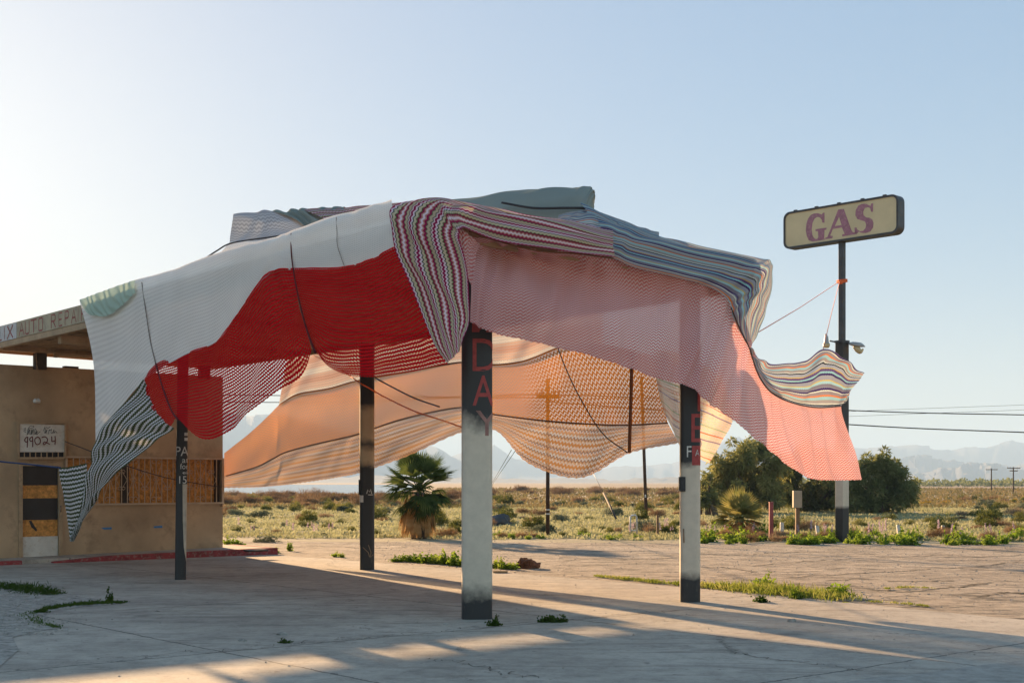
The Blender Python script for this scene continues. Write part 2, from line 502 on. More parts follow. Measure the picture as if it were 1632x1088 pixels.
# ------------------------------------------------------------------ the ground
def sheet(name, pts, z, mat, kind='structure', thick=0.0):
    bm = bmesh.new()
    if thick:
        prism(bm, [(x, y, z - thick) for x, y in pts], [(x, y, z) for x, y in pts])
    else:
        bm.faces.new([bm.verts.new((x, y, z)) for x, y in pts])
        bmesh.ops.triangulate(bm, faces=list(bm.faces))
        for f in bm.faces:
            if f.normal.z < 0: f.normal_flip()
    o = bm_obj(name, bm, mat) if thick else None
    if o is None:
        me = bpy.data.meshes.new(name)
        bm.to_mesh(me); bm.free(); me.materials.append(mat)
        o = bpy.data.objects.new(name, me); link(o)
    return tag(o, kind=kind)
def wobble(p, q, n, amp, r):
    p, q = np.array(p[:2]), np.array(q[:2])
    t = np.linspace(0, 1, n)[:, None]
    d = (q - p) / np.linalg.norm(q - p)
    nrm = np.array([-d[1], d[0]])
    w = np.convolve(r.normal(size=n + 4), np.ones(3) / 3, 'same')[2:2 + n] * amp
    w[0] = w[-1] = 0
    return [tuple(x) for x in p + (q - p) * t + nrm * w[:, None]]
xs = [-14000, -60, 60, 14000]
gv, gf = [], []
ys = [-60, 0, 40, 200, 1000, 14000]
for y in ys:
    for x in xs: gv.append((x, y, -0.02))
for j in range(len(ys) - 1):
    for i in range(len(xs) - 1):
        k = j * len(xs) + i
        gf.append((k, k + 1, k + 1 + len(xs), k + len(xs)))
tag(mesh_obj('desert_ground', gv, gf, M['soil']), kind='structure')
r0 = np.random.default_rng(3)
# asphalt lot, its far edge against the scrub
lot = wobble(G(300, 861), G(1660, 867), 60, 0.22, r0) + [(30, 34), (30, -20), (2, -20)] + [tuple(UV(5.9, 18)[:2])]
sheet('asphalt_lot', lot, -0.012, M['asphalt'])
pad = ([tuple(UV(6.05, 15.2)[:2])] + wobble(UV(6.05, 15.0), UV(6.05, 1.2), 26, 0.05, r0)
       + wobble(UV(6.0, 1.2), (11.5, 8.0), 18, 0.05, r0) + [(13, -6), (-16, -6), (-24, 20)] + [tuple(UV(-9, 15.2)[:2])])
sheet('concrete_pad', pad, 0.0, M['concrete'], thick=0.15)
gr = [(0, 928), (40, 934), (75, 941), (100, 946), (130, 951), (165, 956), (200, 960), (170, 964), (130, 967), (85, 974), (60, 980), (44, 988),
      (62, 995), (96, 1001), (55, 1006), (20, 1016), (30, 1035), (0, 1062), (-160, 1100), (-420, 1000), (-300, 940), (-100, 922)]
sheet('gravel_patch', [tuple(G(*p)[:2]) for p in gr], 0.006, M['gravel'])
# strip of worn apron nearer the street, slightly raised lip in the right foreground
tag(mesh_obj('road_edge', [G(1330, 1090, .006), G(1390, 1078, .006), G(1470, 1073, .006), G(1540, 1062, .006), G(1640, 1050, .006), G(1900, 1020, .006), G(1900, 1300, .006), G(1300, 1300, .006)],
    [(7, 0, 1, 2, 3, 4, 5, 6)], paint('worn_apron', (0.30, 0.275, 0.24), 0.9, 0.3, 6, bmp=0.5, dirt=(0.38, 0.345, 0.30))), kind='structure')
def cracks(name, lines, z, w, mat, seed):
    r = np.random.default_rng(seed)
    V, F = [], []
    for ln in lines:
        p = catmull([tuple(G(x, y, z)) for x, y in ln], 18 * len(ln))
        n = len(p)
        k = r.normal(size=n); k = np.convolve(k, np.ones(4) / 4, 'same')
        p[:, 1] += k * .16; p[:, 0] += r.normal(size=n) * .04
        for i in range(n):
            t = p[min(i + 1, n - 1)] - p[max(i - 1, 0)]
            q = np.array([-t[1], t[0], 0]); q /= np.linalg.norm(q) + 1e-9
            h = w * r.uniform(.15, 1.0) * (0.3 if i in (0, n - 1) else 1)
            V += [p[i] + q * h, p[i] - q * h]
            if i: F.append((len(V) - 4, len(V) - 3, len(V) - 1, len(V) - 2))
    tag(mesh_obj(name, V, F, mat), kind='structure')
M['crack'] = paint('crack_dirt', (0.075, 0.06, 0.045), 1.0, 0.4, 6)
cracks('asphalt_cracks', [[(1200, 901), (1256, 896), (1305, 892.5), (1365, 890)], [(1256, 919), (1333, 915), (1393, 912), (1474, 906.6), (1551, 903), (1607, 896), (1660, 893)],
    [(1358, 934.6), (1428, 941.6), (1502, 936), (1544, 933), (1579, 927.6)], [(1319, 924), (1375, 922), (1452, 926), (1515, 924)], [(1116, 903), (1165, 905), (1207, 912)],
    [(784, 878), (819, 875), (874, 874), (898, 873)], [(900, 893), (960, 889), (1030, 891), (1085, 887)], [(1120, 882), (1180, 884), (1260, 879), (1340, 881)], [(1420, 888), (1500, 884), (1570, 887), (1640, 883)],
    [(440, 872), (520, 870), (600, 873), (660, 870)], [(1560, 950), (1600, 944), (1650, 946)]], -0.008, .06, M['crack'], 61)
cracks('concrete_cracks', [[(684, 1045), (736, 1056), (794, 1069), (849, 1078)], [(850, 990), (917, 985), (996, 978), (1080, 971)], [(545, 1020), (625, 1011), (705, 1002), (780, 996), (850, 990)],
    [(1145, 1012), (1150, 1022), (1165, 1031), (1168, 1040)], [(1168, 1040), (1230, 1048), (1310, 1060), (1390, 1066)], [(525, 886), (531, 893), (524, 899), (536, 903)], [(100, 1052), (250, 1042), (380, 1034), (470, 1022), (545, 1020)],
    [(1120, 953), (1180, 950), (1215, 945)]], 0.004, .007, M['crack'], 62)
# water of the inland sea, beyond the scrub on the left
water, nt, b, _ = new_mat('still_lake_water')
setin(b, Base_Color=(0.10, 0.13, 0.15, 1), Roughness=0.18)
tag(mesh_obj('lake_water', [(-900, 190, 0.02), (-16, 190, 0.02), (-60, 900, 0.02), (-900, 1100, 0.02)], [(0, 1, 2, 3)], water), kind='structure')

# sidewalk in front of the building with its red kerb
bm = bmesh.new()
def walk(bm, u0, u1, v0, v1, zr, zl):
    q = [(u0, v0, zl), (u1, v0, zr), (u1, v1, zr), (u0, v1, zl)]
    prism(bm, [UV(u, v, -0.1) for u, v, z in q], [UV(u, v, z) for u, v, z in q])
walk(bm, 0.3, 5.95, 14.72, 24.0, 0.15, 0.075)
walk(bm, -9.0, 0.3, 14.72, 24.0, 0.075, 0.03)
tag(bm_obj('sidewalk', bm, M['concrete']), kind='structure')
bm = bmesh.new()
walk(bm, 2.1, 6.12, 14.55, 14.715, 0.155, 0.11)
walk(bm, 0.9, 2.1, 14.55, 14.715, 0.11, 0.03)
walk(bm, -9.0, 0.25, 14.55, 14.715, 0.08, 0.05)
prism(bm, [UV(u, v, -.1) for u, v in ((5.955, 14.72), (6.12, 14.72), (6.12, 16.6), (5.955, 16.6))],
      [UV(u, v, .155) for u, v in ((5.955, 14.72), (6.12, 14.72), (6.12, 16.6), (5.955, 16.6))])
tag(bm_obj('red_curb', bm, M['curb_red'], bevel=0.012), kind='structure')

# distant ranges
M['rock'] = paint('far_mountain_rock', (0.085, 0.08, 0.08), 1.0, 0.3, 0.004)
def range_(name, prof, d, depth, seed):
    r = np.random.default_rng(seed)
    px = np.array([p[0] for p in prof], float); py = np.array([p[1] for p in prof], float)
    n = 160
    x = np.linspace(px[0], px[-1], n)
    y = np.interp(x, px, py)
    j = np.zeros(n)
    for f, am in ((9, 2.2), (21, 1.4), (47, 0.8), (80, .5)):
        j += am * np.sin(np.linspace(0, f * 2 * math.pi, n) + r.uniform(0, 6))
    crest = np.array([P(a_, b_ + c_ * 0.8, d) for a_, b_, c_ in zip(x, y, j)])
    rows = []
    for k, (off, hf) in enumerate(((-1.0, 0.0), (-0.7, 0.16), (-0.45, 0.42), (-0.2, 0.75), (0, 1.0), (0.5, 0.5), (1.0, 0.0))):
        q = crest.copy()
        sc = (d + off * depth) / d
        q[:, 0] *= sc
        q[:, 1] = d + off * depth + (r.normal(size=n) * depth * 0.04 if 0 < k < 6 else 0)
        hz = np.maximum(crest[:, 2], 5) * hf
        if 0 < k < 6 and k != 4:
            hz = hz * (1 + 0.22 * np.sin(np.linspace(0, 60, n) + k) * r.uniform(0.4, 1.2, n))
        q[:, 2] = hz - (2 if k in (0, 6) else 0)
        rows.append(q)
    V = np.concatenate(rows)
    F = [(i + k * n, i + 1 + k * n, i + 1 + (k + 1) * n, i + (k + 1) * n) for k in range(6) for i in range(n - 1)]
    o = mesh_obj(name, V, F, M['rock'], smooth=True)
    tag(o, kind='structure')
range_('hills', [(-200, 700), (120, 668), (250, 652), (330, 655), (400, 664), (440, 657), (520, 680), (600, 694), (690, 711), (735, 736), (800, 752)], 6500, 1200, 1)
range_('hills', [(640, 762), (700, 740), (750, 716), (786, 706), (815, 728), (870, 741), (960, 746), (1040, 742), (1100, 728), (1140, 707), (1180, 697), (1215, 708), (1260, 716), (1340, 713), (1392, 711), (1420, 713), (1455, 709), (1490, 716), (1540, 712), (1575, 714), (1612, 703), (1660, 707), (1800, 715), (1950, 740)], 8200, 1400, 2)
range_('hills', [(1300, 762), (1350, 742), (1420, 729), (1470, 726), (1530, 736), (1600, 741), (1700, 736), (1850, 752)], 5800, 700, 3)
range_('hills', [(1420, 764), (1470, 753), (1510, 746), (1560, 735), (1600, 744), (1650, 752), (1700, 740), (1800, 758)], 4800, 600, 4)
range_('hills', [(-100, 762), (200, 759), (420, 757), (600, 758), (720, 760), (900, 763), (1100, 762), (1200, 764)], 3900, 600, 5)

# ------------------------------------------------------------------ lettering helpers
def text_mesh(s, height, squeeze=1.0):
    cu = bpy.data.curves.new('tmp', 'FONT')
    cu.body = s
    cu.size = height / 0.70
    cu.align_x = 'LEFT'
    cu.resolution_u = 4
    o = bpy.data.objects.new('tmp', cu)
    COL.objects.link(o)
    dg = bpy.context.evaluated_depsgraph_get()
    ev = o.evaluated_get(dg)
    me = ev.to_mesh()
    v = [(p.co.x * squeeze, p.co.y) for p in me.vertices]
    f = [tuple(p.vertices) for p in me.polygons]
    ev.to_mesh_clear()
    bpy.data.objects.remove(o)
    bpy.data.curves.remove(cu)
    return v, f
def ribbon2d(pts, w, n=None):                      # a brush stroke of width w along a 2-D polyline
    pts = np.asarray(pts, float)
    if n: pts = catmull(pts, n)
    V, F = [], []
    for i in range(len(pts)):
        t = pts[min(i + 1, len(pts) - 1)] - pts[max(i - 1, 0)]
        t = t / (np.linalg.norm(t) + 1e-9)
        k = np.array([-t[1], t[0]]) * w / 2
        e_ = t * w * 0.4 * (-1 if i == 0 else 1 if i == len(pts) - 1 else 0)
        V += [tuple(pts[i] + k + e_), tuple(pts[i] - k + e_)]
    for i in range(len(pts) - 1):
        F.append((2 * i, 2 * i + 1, 2 * i + 3, 2 * i + 2))
    return V, F

# ------------------------------------------------------------------ canopy of the filling station
canopy = empty('gas_station_canopy', UV(2.85, 8, 0), 'flat roofed filling station canopy on four black and grey columns, draped in cloth', 'canopy')
def ztop(v, u=0.0): return 4.90 - 0.006 * v - 0.013 * u
CU0, CU1, CV0, CV1 = 0.03, 5.3, 0.04, 16.1
bm = bmesh.new()
q = [(CU0 + .02, CV0 + .02), (CU1 - .02, CV0 + .02), (CU1 - .02, CV1), (CU0 + .02, CV1)]
prism(bm, [UV(u, v, ztop(v, u) - 0.30) for u, v in q], [UV(u, v, ztop(v, u) - 0.02) for u, v in q])
bm_obj('roof_slab', bm, M['trim'], canopy)
# fascia boards round the slab, a tan lower trim, the painted board on the left side
def edge_board(bm, a_, b_, z0, z1, th, out):
    a_, b_ = Vector(a_), Vector(b_)
    d = (b_ - a_); d.z = 0; d.normalize()
    nrm = Vector((d.y, -d.x, 0))
    q0 = [a_ + nrm * out, b_ + nrm * out, b_ + nrm * (out - th), a_ + nrm * (out - th)]
    prism(bm, [Vector((p.x, p.y, p.z + z0)) for p in q0], [Vector((p.x, p.y, p.z + z1)) for p in q0])
bm = bmesh.new()
cs = [UV(CU0, CV1, ztop(CV1)), UV(CU0, CV0, ztop(CV0)), UV(CU1, CV0, ztop(CV0, CU1)), UV(CU1, CV1, ztop(CV1, CU1)), UV(CU0, CV1, ztop(CV1))]
for i in range(4):
    edge_board(bm, cs[i], cs[i + 1], -0.445, -0.34, 0.09, 0.03)
    edge_board(bm, cs[i], cs[i + 1], -0.335, 0.0, 0.03, 0.012)
fas = bm_obj('fascia', bm, M['trim'], canopy)
# signboard panels fixed to the left fascia (weathered cream, one white)
M['board'] = paint('weathered_cream_board', (0.40, 0.33, 0.22), 0.7, 0.15, 2.0, dirt=(0.30, 0.24, 0.17))
M['board_white'] = paint('greyed_white_board', (0.50, 0.50, 0.50), 0.7, 0.15, 5, dirt=(0.38, 0.34, 0.30))
def L_v(px):                                        # v coordinate on the left side plane at a photo column
    d = DL(px, 0.0)
    x = (px - CX) / FPX * d
    return (x - NX) * VX + (d - NY) * VY
LV = math.hypot(VX, VY) ** 2
def left_board(px0, px1, mat):
    v0, v1 = L_v(px0) / LV, L_v(px1) / LV
    bm = bmesh.new()
    q_ = [(CU0 - .016, v0), (CU0 - .016, v1), (CU0 - .03, v1), (CU0 - .03, v0)]
    prism(bm, [UV(u, v, ztop(v) - 0.325) for u, v in q_], [UV(u, v, ztop(v) - 0.01) for u, v in q_])
    return bm_obj('sign_board', bm, mat, canopy)
left_board(-60, 0.5, M['board_white'])
left_board(1, 26, M['board_white'])
bd = left_board(26.5, 158, M['board'])
STRK = {'L': [[(0, 1), (0, 0), (.8, 0)]], 'I': [[(.4, 0), (.4, 1)]], 'X': [[(0, 0), (.9, 1)], [(0, 1), (.9, 0)]],
        'A': [[(0, 0), (.45, 1), (.9, 0)], [(.2, .38), (.7, .38)]], 'U': [[(0, 1), (0, .12), (.15, 0), (.65, 0), (.8, .12), (.8, 1)]],
        'T': [[(0, 1), (.9, 1)], [(.45, 1), (.45, 0)]], 'O': [[(0, .1), (0, .9), (.12, 1), (.68, 1), (.8, .9), (.8, .1), (.68, 0), (.12, 0), (0, .1)]],
        'R': [[(0, 0), (0, 1), (.6, 1), (.75, .88), (.75, .62), (.6, .5), (0, .5)], [(.35, .5), (.8, 0)]],
        'E': [[(.75, 1), (0, 1), (0, 0), (.75, 0)], [(0, .5), (.6, .5)]], 'P': [[(0, 0), (0, 1), (.6, 1), (.75, .88), (.75, .6), (.6, .48), (0, .48)]],
        'F': [[(.75, 1), (0, 1), (0, 0)], [(0, .52), (.6, .52)]]}
parts = []
for ch, px0, px1 in [('F', -34, -26), ('E', -20, -12), ('L', -4.5, 3.5), ('I', 5, 10), ('X', 12, 20.5), ('A', 31, 38.5), ('U', 40.5, 47.5), ('T', 49.5, 58), ('O', 62, 69),
                     ('R', 82, 89.5), ('E', 94, 100), ('P', 104, 110.5), ('A', 114, 121.5), ('I', 123, 127), ('R', 130, 137)]:
    v0, v1 = L_v(px0) / LV, L_v(px1) / LV
    for st in STRK[ch]:
        rv, rf = ribbon2d([(x / .9, y) for x, y in st], 0.13)
        o3 = []
        for x, y in rv:
            v = v0 + (v1 - v0) * x
            o3.append(UV(CU0 - .0335, v, ztop(v) - 0.29 + y * 0.235))
        parts.append((o3, rf))
v_, f_ = join_data(parts)
mesh_obj('lettering', v_, f_, M['fascia_red'], bd, label='weathered red painted lettering')
# soffit boards, header beam, gap posts
bm = bmesh.new()
for k in range(25):
    u0 = 0.14 + k * 0.205
    z = -0.335 - 0.012 * random.Random(k).random()
    q_ = [(u0, .2), (u0 + .196, .2), (u0 + .196, CV1 - .1), (u0, CV1 - .1)]
    prism(bm, [UV(u, v, ztop(v, u) + z) for u, v in q_], [UV(u, v, ztop(v, u) - 0.305) for u, v in q_])
bm_obj('soffit', bm, M['wood'], canopy)
bm = bmesh.new()
uvbox(bm, 0.14, 5.2, 15.45, 15.62, 4.36, 4.62)
bm_obj('header_beam', bm, M['trim'], canopy, bevel=0.01)
for v in (3.9, 8.6, 12.3):
    bm = bmesh.new()
    uvbox(bm, 0.14, 5.2, v, v + 0.16, ztop(v) - 0.58, ztop(v) - 0.36 - .06)
    bm_obj('beam', bm, M['trim'], canopy, bevel=0.01)
bm = bmesh.new()
u0 = 1.3
uvbox(bm, 1.32, 5.3, 15.34, 15.44, 4.30, 4.37)
uvbox(bm, 1.24, 1.32, 15.33, 15.45, 4.27, 4.38)
bm_obj('conduit_box', bm, M['trim'], canopy)

def zone_paint(name, stops, shift=0.12, warm=(0.62, 0.53, 0.42), wob=0.22):
    """paint in bands of height: stops are (z, 'k' black or 'g' beige grey) from the ground up"""
    m, nt, b, _ = new_mat(name)
    sp = N(nt, 'ShaderNodeSeparateXYZ')
    gp = N(nt, 'ShaderNodeNewGeometry').outputs['Position']
    nt.links.new(gp, sp.inputs[0])
    nz = math_n(nt, 'SUBTRACT', noise(nt, 3.2, 5, 0.6), 0.5)
    z = math_n(nt, 'MULTIPLY_ADD', nz, wob * 2.4, sp.outputs[2])
    c = None
    col = {'k': (0.020, 0.020, 0.022), 'g': warm}
    cur = col[stops[0][1]]
    c = cur
    for (z0, k) in stops[1:]:
        c = mixc(nt, stepn(nt, z, z0 - shift, z0 + shift), c, col[k])
    scr = stepn(nt, noise(nt, 14, 4, 0.75, mapped(nt, (1, 1, 0.16))), 0.62, 0.70)
    low = stepn(nt, sp.outputs[2], 0.30, 0.05)
    c = mixc(nt, math_n(nt, 'MULTIPLY', scr, math_n(nt, 'MULTIPLY_ADD', low, 0.75, 0.06)), c, (0.28, 0.25, 0.16))
    c = mixc(nt, 0.35, c, ramp(nt, noise(nt, 7, 6, 0.7), [(0.3, (0.6, 0.6, 0.6)), (0.7, (1.1, 1.1, 1.1))]), 'MULTIPLY')
    nt.links.new(c, b.inputs['Base Color'])
    setin(b, Roughness=0.5)
    bump(nt, b, noise(nt, 20, 4, 0.6), 0.12, 0.01)
    return m
class Column:
    def __init__(s, px, d, a, b, rot, mat, lean=0.0):
        s.c = Vector(((px - CX) / FPX * d, d, 0)); s.a, s.b, s.rot, s.n, s.lean = a, b, rot, 4.5, lean
        V, F = [], []
        ns = 40
        zs = [-0.02, 0.02, 1.0, 2.0, 3.0, 3.8, 4.56]
        for z in zs:
            for i in range(ns):
                t = 2 * math.pi * i / ns
                ct, st = math.cos(t), math.sin(t)
                r = 1 / (abs(ct) ** s.n + abs(st) ** s.n) ** (1 / s.n)
                V.append(s.loc(a * r * ct, b * r * st, z))
        for k in range(len(zs) - 1):
            for i in range(ns):
                j = (i + 1) % ns
                F.append((k * ns + i, k * ns + j, (k + 1) * ns + j, (k + 1) * ns + i))
        s.o = mesh_obj('column', V, F, mat, canopy, smooth=True)
    def loc(s, x, y, z):
        c, n = math.cos(s.rot), math.sin(s.rot)
        return Vector((s.c.x + c * x - n * y + s.lean * z, s.c.y + n * x + c * y, z))
    def letters(s, data, mat, name='lettering', out=0.003, label=None):
        """wrap flat lettering (x across the face, z up) onto the front of the column"""
        bm = bmesh.new()
        V, F = data
        vs = [bm.verts.new((x, 0, z)) for x, z in V]
        for f in F:
            try: bm.faces.new([vs[i] for i in f])
            except ValueError: pass
        lim = s.a * 0.988
        for x, kw in [(lim, dict(clear_outer=True)), (-lim, dict(clear_inner=True))] + [(s.a * k, {}) for k in (-.95, -.85, -.7, .7, .8, .88, .93, .96)]:
            bmesh.ops.bisect_plane(bm, geom=list(bm.verts) + list(bm.edges) + list(bm.faces), plane_co=(x, 0, 0), plane_no=(1, 0, 0), **kw)
        for v in bm.verts:
            x, z = v.co.x, v.co.z
            y = -s.b * (1 - min(1, abs(x / s.a)) ** s.n) ** (1 / s.n)
            v.co = s.loc(x * (1 + out / s.a), y - out, z)
        me = bpy.data.meshes.new(name)
        bm.to_mesh(me); bm.free(); me.materials.append(mat)
        o = bpy.data.objects.new(name, me)
        link(o, s.o)
        if label: o['label'] = label
def zat(py, d): return CAMZ - (py - HY) / FPX * d
def place2(data, x, z, sx=1.0, sz=1.0):
    return [(a_ * sx + x, b_ * sz + z) for a_, b_ in data[0]], data[1]

dA, dB, dC, dD = 16.2, 18.5, 25.3, 22.7
cA = Column(760, dA, 0.184, 0.13, R(6), zone_paint('black_over_grey_column_paint', [(0, 'k'), (0.34, 'g'), (2.38, 'k')]))
cB = Column(1099.5, dB, 0.140, 0.12, R(-4), zone_paint('column_paint_black_top_grey_foot', [(0, 'k'), (0.36, 'g'), (1.90, 'k')], 0.05, wob=0.10))
cC = Column(585, dC, 0.137, 0.12, R(8), zone_paint('column_paint_mostly_black', [(0, 'k'), (1.98, 'g'), (2.30, 'k'), (2.42, 'g'), (3.05, 'k')], 0.07, wob=0.10, warm=(0.50, 0.38, 0.24)))
cD = Column(287.5, dD, 0.093, 0.09, R(14), zone_paint('column_paint_black', [(0, 'k'), (.5, 'k')], 0.1), 0.012)
def word(col, d, s, pxl, pxr, pyb, pyt, pxc, mat, label=None, squeeze=None):
    h = zat(pyt, d) - zat(pyb, d)
    tm = text_mesh(s, h)
    xs_ = [p[0] for p in tm[0]]
    w0, w1 = min(xs_), max(xs_)
    k = (pxr - pxl) / FPX * d / (w1 - w0)
    V = [((x - w0) * k + (pxl - pxc) / FPX * d, z + zat(pyb, d)) for x, z in tm[0]]
    col.letters((V, tm[1]), mat, label=label)
dd = dA - .13
word(cA, dd, 'D', 752, 791, 591, 538, 760, M['letter_red'])
word(cA, dd, 'A', 752, 786, 646, 597, 760, M['letter_red'])
word(cA, dd, 'E', 751, 790, 529, 478, 760, M['letter_red'])
M['letter_dim'] = paint('oversprayed_red_lettering', (0.30, 0.15, 0.125), 0.7, 0.35, 9)
word(cA, dd, 'Y', 757, 792, 694, 653, 760, M['letter_dim'], label='faded red letter under grey overspray')
dd = dB - .12
word(cB, dd, 'T', 1100, 1126, 655, 608, 1099.5, M['letter_red'])
word(cB, dd, 'E', 1101, 1122, 704, 658, 1099.5, M['letter_red'])
word(cB, dd, 'I', 1102, 1117, 741, 709, 1099.5, M['letter_red'])
word(cB, dd, 'F', 1094, 1101, 728, 710, 1099.5, M['letter_white'], label='small white letter')
word(cB, dd - .002, 'A', 1107, 1114, 726, 716, 1099.5, M['letter_white'], label='small white letter')
dd = dD - .09
word(cD, dd, 'PAY', 278, 308, 726, 711, 287.5, M['letter_white'])
word(cD, dd, 'at', 288, 298, 737, 728, 287.5, M['letter_white'])
word(cD, dd, 'for', 285, 298, 747, 738, 287.5, M['letter_white'])
word(cD, dd, 'ei', 289, 296, 755, 750, 287.5, M['letter_white'])
word(cD, dd, '15', 284, 295, 770, 758, 287.5, M['letter_white'])
def block(x0, x1, y0, y1, pxc, d):
    sx = [(x0 - pxc) / FPX * d, (x1 - pxc) / FPX * d]
    return [(sx[0], zat(y1, d)), (sx[1], zat(y1, d)), (sx[1], zat(y0, d)), (sx[0], zat(y0, d))], [(0, 1, 2, 3)]
cD.letters(block(291, 296.5, 689, 694, 287.5, dd), M['letter_white'], 'sticker')
cD.letters(block(291, 296.5, 697, 702, 287.5, dd), M['letter_white'], 'sticker')
M['beige_streak'] = paint('beige_patch_paint', (0.50, 0.43, 0.34), 0.6, 0.2, 6)
cD.letters(([((292 - 287.5) / FPX * dd, .55), (.09, .30), (.09, zat(771, dd)), ((289 - 287.5) / FPX * dd, zat(771, dd)), ((290 - 287.5) / FPX * dd, 1.0)], [(0, 1, 2, 3, 4)]), M['beige_streak'], 'paint_patch')
dd = dC - .12
cC.letters(join_data([place2(ribbon2d([(-.02, 0), (.0, .07), (.03, .03), (.05, .08), (.07, 0)], .012), 0.01, zat(786, dd)), place2(ribbon2d([(0, 0), (.08, 0)], .012), .02, zat(788, dd))]), M['letter_white'], 'scrawl')
cC.letters(block(573.5, 579, 789, 800, 585, dd), M['letter_white'], 'sticker')
word(cC, dd, 'Cu', 586, 596, 748, 742, 585, M['ink'])
cC.letters(join_data([place2(ribbon2d([(0, .26), (.05, .12), (.03, .02), (.09, .08)], .008), .02, zat(890, dd)), place2(ribbon2d([(-.1, .1), (0, 0), (.02, -.08)], .008), .02, zat(880, dd))]), M['trim'], 'scratch')
bm = bmesh.new()
for cc, xx, z0, z1 in ((cC, -.145, zat(788, dC), zat(764, dC)),):
    obox(bm, cc.loc(xx, -.01, (z0 + z1) / 2), (.012, 0, 0), (0, .03, 0), (0, 0, (z1 - z0) / 2))
bm_obj('switch_box', bm, M['black'], cC.o)
bm = bmesh.new()
p0 = cB.loc(-.115, -.118, 0)
obox(bm, (p0.x, p0.y, zat(771, 18.4)), (.045, 0, 0), (0, .03, 0), (0, 0, .10))
obox(bm, (p0.x + .005, p0.y - .03, zat(771, 18.4)), (.028, 0, 0), (0, .012, 0), (0, 0, .07))
bm_obj('switch_box', bm, M['black'], cB.o, bevel=.004)
tube('conduit', [(p0.x + .02, p0.y - .01, zat(842, 18.4)), (p0.x + .025, p0.y - .015, zat(864, 18.4))], .008, M['rust_post'], cB.o)

# ------------------------------------------------------------------ station building
bld = empty('station_building', UV(1, 18, 0), 'tan stucco station building with boarded window and door under the canopy', 'building')
WT = 4.09
def wallbox(bm, u0, u1, z0, z1, v0=WALL_V, v1=WALL_V + 0.22): uvbox(bm, u0, u1, v0, v1, z0, z1)
def wu(px):                                         # u coordinate on the front wall at a photo column
    d = DF(px, WALL_V)
    x = (px - CX) / FPX * d
    w = Vector((x, d, 0)) - UV(0, WALL_V)
    return w.dot(Vector((UX, UY, 0))) / (UX * UX + UY * UY)
def wz(px, py): return CAMZ - (py - HY) / FPX * DF(px, WALL_V)
UE = wu(355)
du0, du1, dz1 = wu(29), wu(100), wz(65, 737)
wu0, wu1, wz0, wz1 = wu(104), wu(352), wz(350, 800), wz(350, 732)
bm = bmesh.new()
# front wall in butted pieces round the door and the window
uvbox(bm, -8, du0, WALL_V, WALL_V + .22, -.05, WT)
uvbox(bm, du0, du1, WALL_V, WALL_V + .22, dz1, WT)
uvbox(bm, du1, wu0, WALL_V, WALL_V + .22, -.05, WT)
uvbox(bm, wu0, wu1, WALL_V, WALL_V + .22, -.05, wz0)
uvbox(bm, wu0, wu1, WALL_V, WALL_V + .22, wz1, WT)
uvbox(bm, wu1, UE, WALL_V, WALL_V + .22, -.05, WT)
uvbox(bm, UE - .22, UE, WALL_V + .22, 24.5, -.05, WT)
uvbox(bm, -8, UE - .22, 24.28, 24.5, -.05, WT)
wall = bm_obj('wall', bm, M['stucco'], bld)
bm = bmesh.new()
uvbox(bm, -8, UE - .225, WALL_V + .225, 24.27, WT - .35, WT - .12)
bm_obj('roof', bm, M['trim'], bld)
bm = bmesh.new()
for u in (-2.5, -0.5):
    pass
uvbox(bm, wu(104) , wu(126), WALL_V + .02, WALL_V + .16, WT - .0, WT + .045)
bm_obj('loose_plank', bm, M['dark_wood'], bld)
for px in (61.5, 323):
    uu = wu(px)
    bm = bmesh.new()
    uvbox(bm, uu - .12, uu + .12, WALL_V - .15, WALL_V - .002, 4.02, 4.355)
    bm_obj('post', bm, M['dark_wood'], bld)
# door: boarded, black painted with bands of bare plywood, white kick panel
door = bmesh.new()
zdb = 0.075
fr = 0.085
uvbox(door, du0 + .001, du0 + fr, WALL_V - .03, WALL_V + .10, zdb, dz1)
uvbox(door, du1 - fr, du1 - .001, WALL_V - .03, WALL_V + .10, zdb, dz1)
uvbox(door, du0 + fr, du1 - fr, WALL_V - .03, WALL_V + .10, dz1 - .07, dz1)
door = bm_obj('door', door, M['trim'], bld)
def door_band(y0, y1, mat, name, vv):
    bm = bmesh.new()
    uvbox(bm, du0 + fr + .01, du1 - fr - .01, vv, WALL_V + .09, wz(65, y1), wz(65, y0))
    return bm_obj(name, bm, mat, door)
door_band(737.5, 773, M['black'], 'black_board', WALL_V + .05)
door_band(773, 793.5, M['osb'], 'plywood_board', WALL_V + .045)
door_band(793.5, 828, M['black'], 'black_board', WALL_V + .05)
door_band(828, 854.5, M['osb'], 'plywood_board', WALL_V + .045)
door_band(854.5, 887, M['white'], 'kick_panel', WALL_V + .03)
mesh_obj('paint_splash', [W(46, 829, -.042), W(50, 829, -.042), W(54, 836, -.042), W(59, 843, -.042), W(58, 847, -.042), W(53, 842, -.042), W(50, 840, -.042)], [(0, 1, 2, 3, 4, 5, 6)], M['black'], door)
tube('handle', [W(97, 806, .0), W(97, 806, .06), W(97, 815, .06), W(97, 815, .0)], .012, M['steel'], door)
mesh_obj('lock_plate', [W(92.5, 812, -.028), W(97, 812, -.028), W(97, 818, -.028), W(92.5, 818, -.028)], [(3, 2, 1, 0)], M['lamp_grey'], door)
